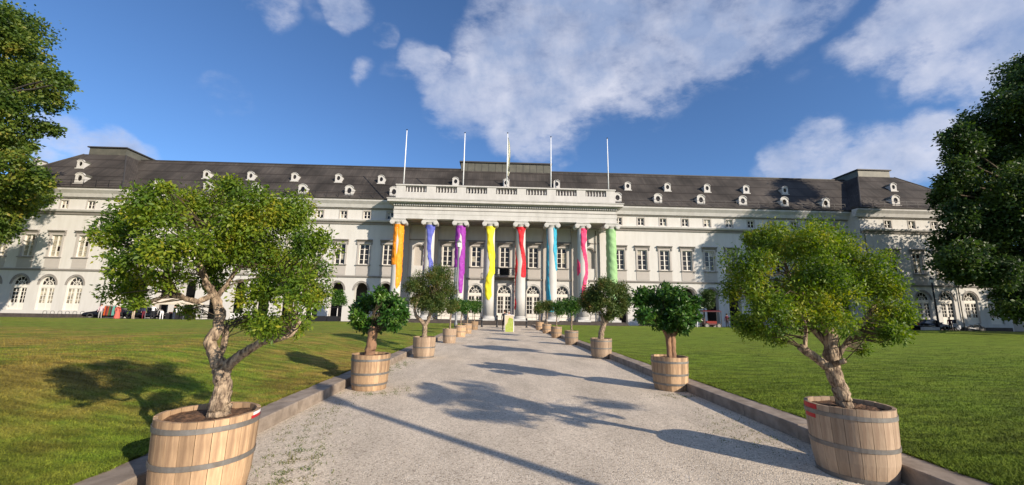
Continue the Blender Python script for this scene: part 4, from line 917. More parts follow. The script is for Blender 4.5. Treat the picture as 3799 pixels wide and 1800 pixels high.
# ---------------------------------------------------------------- trees in the tubs
G1 = 'potted trees lining the path'
tub_tree(-2.50, 3.93, 'big spreading tree with yellow green leaves and gnarled pale trunk, nearest on the left', G1, [T1L0, T1L1, T1L2, T1L3, T1L4, T1L5], LB1L, 52000, .037, LEAF1, BARK_PALE, 11, sub=9, subr=(.30, .52), shell=.35, fuzz=.28, droop=.25, stray=.15, tw=.0045, twn=240, thin=.82)
tub_tree(3.85, 4.46, 'big yellowing tree with mottled leaning trunk, nearest on the right', G1, [T1R0, T1R1, T1R2, T1R3, T1R4, T1R5, T1R6, T1R7], LB1R, 58000, .035, LEAF1, BARK_PALE, 12, sub=9, subr=(.34, .56), shell=.3, fuzz=.26, droop=.25, stray=.12, tw=.0045, twn=200, thin=.9)
tub_tree(-2.69, 9.0, 'round dark green tree on a smooth leaning brown trunk, second on the left', G1, [T2L], LB2L, 7000, .085, LEAF2, BARK_RED, 13, sub=7, subr=(.4, .62), shell=.4, fuzz=.15, asp=.5, twn=60)
tub_tree(-2.57, 14.8, 'feathery olive brown tree with forked trunk, third on the left', G1, [T3L0, T3L1, T3L2], [(a, b, c, q*1.16) for a, b, c, q in LB3L], 26000, .075, LEAF3, BARK_PALE, 14, sub=9, subr=(.34, .6), shell=.35, fuzz=.25, asp=.3, droop=-.3, stray=.1, twn=90)
tub_tree(3.88, 9.0, 'broad glossy dark green tree on a pair of straight stems, second on the right', G1, [T2R0, T2R1], LB2R, 8000, .088, LEAF2, BARK_RED, 15, sub=7, subr=(.4, .62), shell=.4, fuzz=.15, asp=.52, twn=70)
tub_tree(3.86, 14.8, 'dense reddish green tree with forked pale trunk, third on the right', G1, [T3R0, T3R1], [(a, b, c, q*1.08) for a, b, c, q in LB3R], 20000, .075, LEAF3, BARK_PALE, 16, sub=9, subr=(.36, .6), shell=.4, fuzz=.2, asp=.4, twn=70)
small = [('LB4L', -2.35, 21.0, LEAF2, 'small tree on a thin pale stem beside the lamp post on the left', 1.0), ('LB5L', -2.22, 25.8, LEAF2, 'small green round crowned tree fifth on the left', 1.), ('LB6L', -2.08, 29.7, LEAF2, 'small tree sixth on the left', 1.), ('LB7L', -1.88, 35.6, LEAF2, 'small tree farthest up the left side, before the yellow ribbon column', 1.),
         ('LB4R', 3.90, 20.9, LEAF2, 'small dark tree on a thin stem, fourth on the right', 1.), ('LB5R', 3.9, 26.1, LEAF2, 'small dark ball shaped tree fifth on the right', 1.), ('LB6R', 3.92, 31.2, LEAF3, 'small dark tree sixth on the right', 1.), ('LB7R', 3.92, 36.3, LEAF3, 'small reddish ball shaped tree farthest up the right side', 1.)]
for i, (nm, x, y, lm, lab, q) in enumerate(small):
    lx, ly, lz, lr = globals()[nm][0]; lr *= 1.18; rs = random.Random(i)
    lob = [(lx+rs.uniform(-.45, .45)*lr, y+rs.uniform(-.4, .4)*lr, lz+rs.uniform(-.4, .45)*lr, lr*rs.uniform(.55, .72)) for _ in range(7)]
    tub_tree(x, y, lab, G1, [[(x, y, .56, .045), (x+.01, y, 1.0, .038), ((x+lx)/2, y, lz-.3*lr, .035), (lx, y, lz+.2*lr, .02)]], lob, 3200, .095, lm, BARK_PALE, 30+i, sub=6, subr=(.4, .6), shell=.4, fuzz=.15, asp=.5, twn=30)
# topiary-like trees before the arcades
for (x, y, z, r_, lab, sd_) in ((-19.4, 50.3, 2.95, .95, 'tall potted tree before the arcade left of the portico', 51), (24.9, 47.6, 3.5, 1.25, 'tall dark potted tree before the arcade right of the portico', 52)):
    rs = random.Random(sd_); lob = [(x+rs.uniform(-.5, .5)*r_, y+rs.uniform(-.4, .4)*r_, z+rs.uniform(-.7, .6)*r_, r_*rs.uniform(.4, .6)) for _ in range(9)]
    tub_tree(x, y, lab, None, [[(x, y, .3, .07), (x+.04, y, 1.2, .06), (x, y, z, .04)]], lob, 4500, .17, LEAF2 if sd_ == 51 else LEAFD, BARK_DARK, sd_, tw=.012, soil=.3, sub=6, subr=(.4, .6), asp=.5, twn=30)
    p = thing('plant_pot', 'dark round pot holding the '+lab.split(' before')[0]+(' left of the portico' if x < 0 else ' right of the portico'), 'plant pot', (x, y, 0)); mb = MB(); mb.lathe(0, 0, [(.28, .006), (.36, .4), (.40, .52), (.40, .6), (.36, .6), (.34, .5)], 18, caps=False); mb.lathe(0, 0, [(.27, .007), (.335, .49)], 18); mb.build('pot', EAVE, p, True)

# ---------------------------------------------------------------- large trees framing the view
def big_tree(x, y, label, lobes, n, size, lm, seed, h, rt, sub=14, grow=1.0, **kw):
    lobes = [(a, b_, c, d*grow) for a, b_, c, d in lobes]
    t = thing('large_tree', label, 'tree', (x, y, 0), group='big old trees at the sides of the lawns'); rnd = random.Random(seed)
    me, C = crown(lobes, n, size, lm, seed, origin=(x, y, 0), sub=sub, subr=(.26, .50), shell=.35, fuzz=.22, asp=.7, stray=.05, **kw); place(me, 'crown', t)['kind'] = 'stuff'
    trunk = [(x, y, 0, rt*1.35), (x, y, .6, rt), (x+.2, y+.1, 4, rt*.85), (x, y, h*.4, rt*.6), (x+.3, y, h*.65, rt*.35), (x, y, h*.85, rt*.12)]
    mb = MB(); mb.tube(densify(trunk, rnd, .08, 4), 14, 0, rnd, .08); limbs = [trunk]
    for l in lobes:
        b = min(trunk[2:-1], key=lambda q: abs(q[2]-(l[2]-3))); m_ = [(b[0]*.5+l[0]*.5), (b[1]*.5+l[1]*.5), (b[2]*.55+l[2]*.45), .12]
        L = [(b[0], b[1], b[2], .24), tuple(m_), (l[0], l[1], l[2], .05)]; limbs.append(L); mb.tube(densify(L, rnd, .12, 4), 7, 0, rnd, .1)
    mb2 = MB(); twigs(mb2, C, limbs, rnd, .018, 0, 260)
    for q in (mb, mb2): q.v = [(a-x, b_-y, c) for a, b_, c in q.v]
    mb.build('trunk', BARK_DARK if lm is not LEAFD else TWIG, t, True); mb2.build('twigs', TWIG, t)['kind'] = 'stuff'
big_tree(-57.5, 41.0, 'tall plane tree with yellow green crown at the left edge', LBTL+[(-60, 42, 20, 5), (-62, 40, 13, 5), (-58, 44, 33, 4), (-64, 42, 25, 6)], 100000, .31, LEAFT, 21, 34, .75)
big_tree(59.5, 39.0, 'tall very dark green tree hiding the right end of the palace', LBTR+[(46.68,35.37,5.93,1.93),(49.44,36.44,4.02,1.58),(45.83,36.37,6.01,1.59),(48.1,35.02,2.48,1.5),(51.11,35.88,4.79,2.09),(45.11,37.54,6.37,1.09)]+[(66, 41, 11, 4.5)], 140000, .31, LEAFD, 22, 34, .8, grow=1.13)
def blob_lobes(x, y, z0, z1, r_, k, seed):
    rs = random.Random(seed); return [(x+rs.uniform(-1, 1)*r_*.7, y+rs.uniform(-1, 1)*r_*.7, rs.uniform(z0+r_*.3, z1-r_*.3), r_*rs.uniform(.35, .5)) for _ in range(k)]
big_tree(84, 40, 'large tree standing outside the right edge of the view', blob_lobes(84, 40, 4, 13.5, 8, 14, 7), 20000, .6, LEAFD, 23, 14, .5, sub=8)
big_tree(84, 20, 'large tree far to the right of the lawn', blob_lobes(84, 20, 4, 21, 8.5, 14, 8), 14000, .6, LEAFT, 24, 21, .6, sub=8)
big_tree(-84, 30, 'large tree far to the left of the lawn', blob_lobes(-84, 30, 4, 24, 9, 14, 9), 14000, .6, LEAFT, 25, 23, .6, sub=8)

# ---------------------------------------------------------------- grass blades and weeds near the camera
def blades(name, P, L, Wd, lean, m, seed):
    rs = np.random.RandomState(seed); n = len(P); a = rs.rand(n)*2*np.pi; U = np.stack([np.cos(a)*lean, np.sin(a)*lean, np.ones(n)], 1)+rs.randn(n, 3)*.25; U[:, 2] = np.abs(U[:, 2])+.15; U = norm(U)
    b = a+np.pi/2+rs.randn(n)*.5; V = np.stack([np.cos(b), np.sin(b), np.zeros(n)], 1)
    tip = P+U*L[:, None]; v = np.stack([P-V*(Wd/2)[:, None], P+V*(Wd/2)[:, None], tip], 1).reshape(-1, 3); f = np.arange(n*3)
    me = bpy.data.meshes.new(name); me.vertices.add(n*3); me.vertices.foreach_set('co', v.ravel().astype('f')); me.loops.add(n*3); me.loops.foreach_set('vertex_index', f.astype('i'))
    me.polygons.add(n); me.polygons.foreach_set('loop_start', (np.arange(n)*3).astype('i')); me.materials.append(m); me.update(); me.validate(); return me
rs = np.random.RandomState(77)
def lawn_pts(n, x0, x1, y0, y1, edge):
    u = rs.rand(n); y = y0*(y1/y0)**u; x = np.empty(n); span = (np.abs(x1-x0))*np.minimum(1, (y*1.45+1)/abs(x1)); x = edge+np.sign(x1-x0)*rs.rand(n)**1.15*span
    z = LZ(x, y, edge)-.004
    return np.stack([x, y, z], 1)
for nm, x1, edge, lab, n in (('grass', -24, -3.47, 'short grass of the left lawn near the path', 210000), ('grass', 26, 4.49, 'short grass of the right lawn near the path', 230000)):
    P = lawn_pts(n, edge, x1, 2.6, 26, edge); P = P[rs.rand(n) < np.clip((26-P[:, 1])/17, 0, 1)**1.3]; n = len(P); sz = (.022+.026*rs.rand(n))*np.clip(1.1-P[:, 1]*.02, .6, 1)
    tag(place(blades('grass', P, sz, .006+.006*rs.rand(n)*np.clip(P[:, 1]*.2, 1, 3), 1.0, GRASS, 31), 'grass'), lab, kind='stuff')
for edge, sg, lab in ((-3.48, 1, 'grass tufts growing over the back of the left kerb'), (4.50, -1, 'grass tufts growing over the back of the right kerb')):
    n = 15000; y = 2.7*(22/2.7)**rs.rand(n); P = np.stack([edge+sg*(rs.rand(n)**2*.10-.05)*(.4+np.sin(y*5)*.3+np.sin(y*13)*.3), y, np.full(n, .175)], 1); P[:, 2] = np.where((P[:, 0]-edge)*sg > 0, .184, .165)
    tag(place(blades('grass_tufts', P, .03+.03*rs.rand(n), .007+.005*rs.rand(n), 1.2, GRASS, 41), 'grass_tufts'), lab, kind='stuff')
def weed_pts(cl, n):
    out = []
    for (x, y, sx, sy, k) in cl: out.append(np.stack([x+rs.randn(int(n*k))*sx, y+rs.randn(int(n*k))*sy, np.full(int(n*k), .002)], 1))
    P = np.concatenate(out); return P[(P[:, 0] > -3.09) & (P[:, 0] < 4.11)]
cl = [(-2.2, 4.9, .18, .28, 1), (-2.0, 4.3, .12, .3, .8), (-2.45, 5.8, .25, .35, .7), (-2.7, 6.9, .2, .5, .6), (-2.9, 11.2, .2, .9, 1.2), (-2.8, 12.8, .2, .4, .9), (-2.4, 8.35, .3, .12, .6), (-1.9, 8.8, .12, .35, .4), (-2.95, 17.5, .15, 1.2, 1.2), (3.6, 6.2, .25, .6, .8), (3.2, 5.6, .25, .3, .35), (3.75, 8.35, .3, .12, .5), (3.95, 10.8, .1, 1.5, .5), (-3.0, 24, .12, 4, 1), (3.4, 3.8, .2, .2, .3), (-2.0, 3.6, .1, .25, .4), (-1.7, 4.1, .12, .2, .25)]
P = weed_pts(cl, 1100); keep = (np.sin(P[:, 0]*23+P[:, 1]*7)+np.sin(P[:, 1]*19-P[:, 0]*11)+rs.randn(len(P))*.5) > .1; P = P[keep]; n = len(P)
WEED = mat('weed_green', (.085, .13, .03), .8, vary=(3, .8), col2=(.16, .15, .05))
tag(place(blades('weeds', P, .015+.03*rs.rand(n), .008+.006*rs.rand(n), 1.4, WEED, 5), 'weeds'), 'sparse weeds growing in the gravel along the kerbs', kind='stuff')
# loose gravel stones
n = 13000; y = 2.7*(9/2.7)**rs.rand(n); x = -3.05+7.1*rs.rand(n); s = .004+.006*rs.rand(n)**2
T = np.array([[1, 0, -.4], [-.5, .87, -.4], [-.5, -.87, -.4], [0, 0, .75]]); an = rs.rand(n)*6.28
Rm = np.stack([np.stack([np.cos(an), -np.sin(an)], 1), np.stack([np.sin(an), np.cos(an)], 1)], 1)
xy = np.einsum('nij,kj->nki', Rm, T[:, :2])*(1+.4*(rs.rand(n, 4, 1)-.5)); v = np.concatenate([xy, np.broadcast_to(T[:, 2][None, :, None], (n, 4, 1))], 2)*s[:, None, None]+np.stack([x, y, .005+s*.3], 1)[:, None, :]
f = (np.arange(n)[:, None, None]*4+np.array([[0, 1, 3], [1, 2, 3], [2, 0, 3]])[None]).reshape(-1); me = bpy.data.meshes.new('pebbles'); me.vertices.add(n*4); me.vertices.foreach_set('co', v.reshape(-1).astype('f'))
me.loops.add(len(f)); me.loops.foreach_set('vertex_index', f.astype('i')); me.polygons.add(n*3); me.polygons.foreach_set('loop_start', (np.arange(n*3)*3).astype('i'))
PEB = bpy.data.materials.new('pebble_stone'); PEB.use_nodes = True; t_ = PEB.node_tree; g_ = t_.nodes.new('ShaderNodeNewGeometry'); c_ = t_.nodes.new('ShaderNodeValToRGB'); e = c_.color_ramp.elements; e[0].color = (.30, .25, .20, 1); e[1].color = (.62, .55, .46, 1)
t_.links.new(g_.outputs['Random Per Island'], c_.inputs[0]); t_.links.new(c_.outputs[0], t_.nodes['Principled BSDF'].inputs[0]); t_.nodes['Principled BSDF'].inputs['Roughness'].default_value = .9
me.materials.append(PEB); me.update(); me.validate(); tag(place(me, 'loose_gravel'), 'loose gravel stones scattered on the near part of the path', kind='stuff')

# ================================================================ street furniture and small things
def lamp_post(x, y, h, label, double=False, m=GREYPOLE):
    t = thing('street_lamp', label, 'street lamp', (x, y, 0)); mb = MB()
    mb.lathe(0, 0, [(.16, .006), (.16, .5), (.11, .62), (.10, h*.5), (.075, h)], 12); mb.build('pole', m, t, True)
    mb = MB(); mb.lathe(0, 0, [(.05, h+.002), (.14, h+.04), (.20, h+.45), (.24, h+.5), (.06, h+.72), (.03, h+.85)], 12); mb.build('lantern', m, t)
    g_ = MB(); g_.lathe(0, 0, [(.145, h+.06), (.205, h+.44)], 12, caps=False); g_.build('lantern_glass', WHP, t); return t
lamp_post(-3.55, 36.3, 7.3, 'tall grey lamp post in front of the purple ribbon column')
lamp_post(55.6, 49.0, 6.0, 'dark lamp post before the right pavilion', m=IRON)
lamp_post(7.6, -2.05, 5.6, 'lamp post behind the camera casting the long shadow across the gravel', m=GREYPOLE)
for i, (x, y, h, lab) in enumerate(((-1.42, 41.6, .95, 'black bollard at the left of the path end'), (.12, 41.6, 1.15, 'black bollard left of the lime green board'), (3.15, 41.6, .9, 'black bollard at the right of the path end'), (-2.9, 42.5, .9, 'black bollard beside the left kerb end'))):
    b = thing('bollard', lab, 'bollard', (x, y, .0), group='black bollards at the end of the path'); mb = MB(); mb.lathe(0, 0, [(.11, .006), (.11, .1), (.085, .13), (.08, h-.1), (.10, h-.08), (.10, h-.02), (.04, h+.05)], 12); mb.build('post', IRON, b, True)
    mb = MB(); mb.lathe(0, 0, [(.086, h-.26), (.086, h-.18)], 12); mb.build('band', GREYPOLE, b)
for i in range(6):
    x = -53.6+i*.86; k = thing('bicycle_rack', ('leftmost', 'second', 'third', 'fourth', 'fifth', 'rightmost')[i]+' of the six thin metal bicycle stands before the left pavilion', 'bicycle rack', (x, 50.3, 0), group='bicycle stands before the left pavilion')
    mb = MB(); mb.tube([(-.22, 0, .006, .02), (-.22, 0, .72, .02), (-.12, 0, .82, .02), (.12, 0, .82, .02), (.22, 0, .72, .02), (.22, 0, .006, .02)], 6); mb.build('hoop', IRON, k)
# advertising board
t = thing('advertising_board', 'lime green and beige advertising board standing on the path before the entrance', 'sign', (1.1, 32.8, .005), R(-6))
LIME = mat('lime_print', (.34, .44, .05), .5, vary=(7, .8, 3), col2=(.46, .52, .16)); BEI = mat('beige_print', (.74, .56, .38), .5)
for s in (-1, 1):
    mb = MB(); mb.box(-.33, .33, -.012, .012, 0, 1.32); o = mb.build('panel', BEI if s < 0 else WHP, t, loc=(0, s*.22, 0)); o.rotation_euler = (R(-9)*s, 0, 0)
    if s < 0:
        q = MB(); P = [(-.31, .01), (.32, .01), (.32, 1.04), (.02, 1.16), (-.08, 1.0), (-.13, .72), (-.31, .5)]; q.slab(P, -.019, -.0125); q.build('printed_sheet', LIME, o)
    fr = MB(); fr.box(-.36, -.331, -.018, .018, 0, 1.35); fr.box(.331, .36, -.018, .018, 0, 1.35); fr.box(-.36, .36, -.018, .018, 1.322, 1.36); fr.build('frame', WHP, o)

# ---- people
SKIN = mat('skin', (.50, .30, .21), .6); HAIR = mat('dark_hair', (.03, .022, .018), .8); HAIRB = mat('grey_hair', (.35, .32, .29), .8); SHOE = mat('dark_shoes', (.03, .03, .03), .6)
def fab(n, c): return mat(n, c, .85, vary=(6, .4), bump=(12, .4, .02))
def person(x, y, rz, label, top, legs, hair=HAIR, pose='stand', h=1.0, skirt=False, sleeves=True, seed=0):
    rnd = random.Random(seed)
    J = {'pel': (0, 0, .95), 'waist': (0, .01, 1.10), 'chest': (0, 0, 1.32), 'neck': (0, 0, 1.48), 'headb': (0, .02, 1.56), 'headm': (0, .03, 1.64), 'headt': (0, .01, 1.72)}
    J.update({'hipL': (-.10, 0, .90), 'hipR': (.10, 0, .90), 'kneL': (-.11, .03, .50), 'kneR': (.11, .03, .50), 'ankL': (-.12, -.02, .09), 'ankR': (.12, -.02, .09), 'toeL': (-.13, .14, .04), 'toeR': (.13, .14, .04),
              'shL': (-.18, 0, 1.42), 'shR': (.18, 0, 1.42), 'elL': (-.24, -.02, 1.14), 'elR': (.24, -.02, 1.14), 'wrL': (-.25, .06, .90), 'wrR': (.25, .06, .90), 'haL': (-.25, .09, .81), 'haR': (.25, .09, .81)})
    if pose == 'walk':
        J['kneL'] = (-.10, .16, .52); J['ankL'] = (-.10, .24, .12); J['toeL'] = (-.10, .40, .07); J['kneR'] = (.10, -.04, .50); J['ankR'] = (.10, -.26, .12); J['toeR'] = (.10, -.12, .04); J['elL'] = (-.25, -.12, 1.16); J['wrL'] = (-.24, -.10, .92); J['haL'] = (-.24, -.08, .83); J['elR'] = (.24, .04, 1.14); J['wrR'] = (.22, .22, .98); J['haR'] = (.21, .29, .93)
    if pose == 'reach':
        for s, q in (('L', -1), ('R', 1)): J['el'+s] = (q*.24, .18, 1.22); J['wr'+s] = (q*.20, .40, 1.14); J['ha'+s] = (q*.19, .48, 1.12)
    if pose == 'bend':
        f = {'waist': (0, .14, 1.02), 'chest': (0, .34, 1.10), 'neck': (0, .48, 1.14), 'headb': (0, .55, 1.13), 'headm': (0, .62, 1.12), 'headt': (0, .69, 1.11), 'shL': (-.18, .42, 1.11), 'shR': (.18, .42, 1.11), 'elL': (-.22, .46, .84), 'elR': (.22, .46, .84), 'wrL': (-.2, .56, .62), 'wrR': (.2, .56, .62), 'haL': (-.2, .6, .54), 'haR': (.2, .6, .54)}; J.update(f)
    if pose == 'sit':
        for k in list(J):
            if k[:3] not in ('kne', 'ank', 'toe'): a, b, c = J[k]; J[k] = (a, b-.05, c-.42)
        for s, q in (('L', -1), ('R', 1)): J['kne'+s] = (q*.13, .38, .50); J['ank'+s] = (q*.13, .36, .09); J['toe'+s] = (q*.14, .52, .04); J['el'+s] = (q*.25, .10, .76); J['wr'+s] = (q*.17, .30, .64); J['ha'+s] = (q*.15, .37, .62)
    rad_ = {'pel': (.15, .115), 'waist': (.135, .10), 'chest': (.165, .115), 'neck': (.055, .055), 'headb': (.068, .078), 'headm': (.082, .098), 'headt': (.06, .07)}
    for s in 'LR': rad_.update({'hip'+s: (.095, .095), 'kne'+s: (.058, .058), 'ank'+s: (.042, .042), 'toe'+s: (.04, .03), 'sh'+s: (.062, .062), 'el'+s: (.043, .043), 'wr'+s: (.03, .03), 'ha'+s: (.035, .02)})
    E = [('pel', 'waist', 1), ('waist', 'chest', 1), ('chest', 'neck', 1), ('neck', 'headb', 0), ('headb', 'headm', 0), ('headm', 'headt', 0)]
    for s in 'LR': E += [('pel', 'hip'+s, 2), ('hip'+s, 'kne'+s, 2), ('kne'+s, 'ank'+s, 2), ('ank'+s, 'toe'+s, 3), ('chest', 'sh'+s, 1), ('sh'+s, 'el'+s, 1), ('el'+s, 'wr'+s, 1 if sleeves else 0), ('wr'+s, 'ha'+s, 0)]
    K = list(J); me = bpy.data.meshes.new('body_base'); me.from_pydata([Vector(J[k])*h for k in K], [(K.index(a), K.index(b)) for a, b, c in E], [])
    tmp = bpy.data.objects.new('tmp', me); COL.objects.link(tmp); sk = tmp.modifiers.new('s', 'SKIN'); sb = tmp.modifiers.new('d', 'SUBSURF'); sb.levels = 1; sb.render_levels = 1
    for i, k in enumerate(K): me.skin_vertices[0].data[i].radius = [v*h for v in rad_[k]]
    me.skin_vertices[0].data[K.index('pel')].use_root = True
    dg = bpy.context.evaluated_depsgraph_get(); nm = bpy.data.meshes.new_from_object(tmp.evaluated_get(dg)); bpy.data.objects.remove(tmp)
    nm.materials.clear()
    for m_ in (SKIN, top, legs, SHOE): nm.materials.append(m_)
    seg = [(Vector(J[a])*h, Vector(J[b])*h, c) for a, b, c in E]
    for p in nm.polygons:
        c = p.center; best, bm = 9, 0
        for a, b, m_ in seg:
            ab = b-a; u = max(0, min(1, (c-a).dot(ab)/max(1e-9, ab.length_squared))); d = (c-a-ab*u).length
            if d < best: best, bm = d, m_
        p.material_index = bm; p.use_smooth = True
    zmin = min(v.co.z for v in nm.vertices); nm.transform(Matrix.Translation((0, 0, -zmin)))
    t = thing('person', label, 'person', (x, y, .004), rz); place(nm, 'body', t)
    hb = MB(); hm = Vector(J['headm'])*h; up_ = (Vector(J['headt'])-Vector(J['headb'])).normalized(); me2 = bmesh.new(); bmesh.ops.create_uvsphere(me2, u_segments=12, v_segments=8, radius=.112*h)
    hmx = bpy.data.meshes.new('hair'); me2.to_mesh(hmx); me2.free(); hmx.materials.append(hair)
    ho = place(hmx, 'hair', t, tuple(hm+up_*.035*h+Vector((0, -.022*h, -zmin)))); ho.scale = (.85, .98, .95)
    for p in hmx.polygons: p.use_smooth = True
    if skirt:
        s_ = MB(); s_.lathe(0, 0, [(.14*h, 1.02*h), (.19*h, .85*h), (.27*h, .35*h), (.28*h, .12*h)], 16, caps=False); s_.build('skirt', legs, t, True)
    return t
Fw, Fn, Fr, Fc, Fo, Fp, Fg, Fb, Fd, Fm = fab('white_shirt_cloth', (.74, .74, .76)), fab('navy_cloth', (.03, .035, .08)), fab('dark_red_cloth', (.16, .02, .035)), fab('coral_cloth', (.62, .13, .10)), fab('orange_red_cloth', (.55, .10, .02)), fab('pale_pink_cloth', (.66, .48, .52)), fab('grey_cloth', (.34, .33, .32)), fab('beige_cloth', (.50, .40, .30)), fab('black_cloth', (.02, .02, .025)), fab('maroon_cloth', (.09, .012, .025))
person(-45.9, 48.9, R(200), 'person in pale pink top and grey trousers beside the black car', Fp, Fg, HAIR, 'stand', 1.0, seed=1)
person(-43.55, 48.4, R(20), 'person in long coral dress between the two black cars', Fc, Fc, HAIR, 'stand', .97, skirt=True, seed=2)
person(-41.75, 48.4, R(170), 'person in orange red jacket and beige trousers left of the stall', Fo, Fb, HAIR, 'bend' if False else 'reach', .98, seed=3)
person(-40.75, 48.6, R(190), 'person in navy top and dark red trousers beside the white shirted person', Fn, Fr, HAIRB, 'stand', 1.02, seed=4)
person(-39.55, 48.3, R(10), 'person in white shirt and black trousers at the stall', Fw, Fd, HAIRB, 'reach', 1.03, seed=5)
person(-38.75, 48.6, R(60), 'person in grey top and white trousers bending over the stall table', Fg, Fw, HAIRB, 'bend', 1.0, seed=6)
person(-37.6, 48.9, R(150), 'dark clothed person in the shade of the canopy', Fd, Fg, HAIR, 'stand', 1.0, seed=7)
person(-36.9, 48.2, R(-50), 'person in white top with dark trousers right of the canopy', Fw, Fd, HAIR, 'stand', .97, seed=8)
person(.72, 34.2, R(8), 'person in dark clothes walking toward the entrance behind the lime green board', Fd, Fd, HAIR, 'walk', 1.0, seed=9)
person(1.1, 35.0, R(180), 'person in pale pink top behind the lime green board', Fp, Fb, HAIRB, 'stand', .95, seed=10)
person(23.3, 46.4, R(150), 'person in salmon top and white trousers left of the dark red cart', fab('salmon_cloth', (.50, .22, .20)), Fw, HAIR, 'walk', .97, seed=11)
person(24.0, 46.9, R(200), 'person in brown top and grey trousers next to the dark red cart', fab('brown_cloth', (.20, .09, .05)), Fg, HAIR, 'stand', 1.0, seed=12)
person(27.3, 47.0, R(0), 'person in maroon top standing right of the dark red cart', Fm, Fd, HAIR, 'stand', 1.0, seed=13)
person(57.0, 48.9, R(100), 'person in maroon jacket beside the dark car on the right', Fm, Fd, HAIR, 'stand', 1.0, seed=14)

# ---- clothes rail and stall
t = thing('clothes_rail', 'clothes rail with rust red and green garments beside the black car', 'clothes rack', (-44.7, 48.7, 0))
mb = MB(); 
for s in (-1, 1): mb.box(s*.55-.02, s*.55+.02, -.02, .02, .006, 1.55); mb.box(s*.55-.02, s*.55+.02, -.25, .25, .006, .04)
mb.box(-.57, .57, -.015, .015, 1.55, 1.58); mb.build('rail_frame', IRON, t)
for i, c in enumerate((Fo, Fr, fab('rust_cloth', (.30, .07, .03)), fab('green_cloth', (.03, .12, .05)), Fm, fab('teal_cloth', (.12, .35, .30)))):
    mb = MB(); x = -.45+i*.18; mb.slab([(x-.05, 1.5), (x+.05, 1.5), (x+.08, .75), (x+.09, .45), (x-.09, .42), (x-.08, .8)], -.18, .18); mb.build('garment', c, t)
CANV = mat('cream_canvas', (.66, .58, .47), .8, vary=(2, .4), bump=(4, .3, .03))
t = thing('market_canopy', 'cream pointed canopy over a market stall before the left arcade', 'canopy', (-38.4, 50.0, 0)); mb = MB()
B = [(-2.2, -1.5, 1.98), (2.2, -1.5, 1.98), (2.2, 1.5, 1.98), (-2.2, 1.5, 1.98)]
for i in range(4): j = (i+1) % 4; mb.face([B[i], B[j], (0, 0, 3.15)]); mb.quad(B[j], B[i], (B[i][0], B[i][1], 1.78), (B[j][0], B[j][1], 1.78))
o = mb.build('canvas', CANV, t); o.modifiers.new('t', 'SOLIDIFY').thickness = .01
for sx in (-1, 1):
    for sy in (-1, 1): mb = MB(); mb.box(sx*2.15-.025, sx*2.15+.025, sy*1.45-.025, sy*1.45+.025, .006, 1.95); mb.build('pole', GREYPOLE, t)
t = thing('stall_table', 'dark cloth covered table under the cream canopy', 'table', (-38.0, 50.4, 0)); mb = MB(); mb.box(-1.5, 1.5, -.4, .4, .72, .76); mb.build('tabletop', Fd, t)
mb = MB(); mb.box(-1.48, 1.48, -.39, -.37, .02, .719); mb.box(-1.48, 1.48, .37, .39, .02, .719); mb.box(-1.48, -1.46, -.369, .369, .02, .719); mb.box(1.46, 1.48, -.369, .369, .02, .719); mb.build('tablecloth_drop', Fd, t)
for i, (x, c) in enumerate(((-1.1, Fc), (-.5, Fw), (.1, Fo), (.8, Fm))): q = MB(); q.box(-.2, .2, -.15, .15, 0, .14); tag(q.build('folded_clothes', c, loc=(-38.0+x, 50.4, .764)), ('coral', 'white', 'orange red', 'maroon')[i]+' pile of folded clothes on the stall table', 'clothes')
# white crate behind the gnarled trunk
t = thing('storage_box', 'white waist high box with lid before the left arcade', 'box', (-30.9, 49.6, 0)); mb = MB(); mb.box(-.5, .5, -.35, .35, .006, .82); mb.build('body', WHP, t); mb = MB(); mb.box(-.54, .54, -.39, .39, .822, .90); mb.build('lid', WHP, t)
# black stall with flat shelf left of portico
t = thing('black_stall', 'long black planter box with posts and a flat shelf before the left arcade', 'stall', (-20.4, 49.3, 0))
mb = MB(); mb.box(-1.6, .35, -.35, .35, .006, .72); mb.build('box', IRON, t); mb = MB(); mb.box(.42, 1.6, -.35, .35, .006, .72); mb.build('box', IRON, t)
mb = MB(); mb.box(-1.7, 1.7, -.4, .4, 1.72, 1.78); mb.build('shelf', IRON, t)
for x in (-1.5, .38, 1.5): mb = MB(); mb.box(x-.025, x+.025, -.30, -.25, .722, 1.72); mb.build('post', WHP, t)
# red cart
REDC = mat('dark_red_lacquer', (.07, .008, .013), .4, spec=.5)
t = thing('canopied_cart', 'dark red canopied cart with bench seats before the right arcade', 'cart', (25.3, 47.0, 0))
mb = MB(); mb.box(-1.15, 1.15, -.55, .55, 1.92, 1.98); mb.prism([(-.55, 1.982), (.55, 1.982), (.35, 2.10), (-.35, 2.10)], -1.05, 1.05); mb.build('roof', REDC, t)
for sx in (-1, 1):
    for sy in (-1, 1): mb = MB(); mb.box(sx*1.05-.03, sx*1.05+.03, sy*.48-.03, sy*.48+.03, .55, 1.918); mb.build('post', IRON, t)
mb = MB(); mb.box(-1.0, 1.0, -.5, .5, .42, .58); mb.box(-1.0, -.9, -.5, .5, .582, 1.1); mb.build('body', REDC, t)
mb = MB(); mb.box(-.7, .5, -.45, -.2, .582, .85); mb.build('seat', fab('red_vinyl', (.22, .03, .025)), t)
def wheel(parent, x, y, r_, w_, rim=HOOP):
    o = MB(); P = [(r_*math.cos(2*math.pi*i/20), r_*math.sin(2*math.pi*i/20)) for i in range(20)]; Q = [(a*.62, b*.62) for a, b in P]
    for i in range(20):
        j = (i+1) % 20; o.slab([P[i], P[j], Q[j], Q[i]], -w_/2, w_/2)
    wh = o.build('wheel', SHOE, parent, loc=(x, y, r_+.006)); q = MB(); q.slab([(a*.6, b*.6) for a, b in P], -w_*.35, w_*.35); q.build('rim', rim, wh); return wh
for sx in (-.72, .72):
    for sy in (-.52, .52): wheel(t, sx, sy, .32, .08)
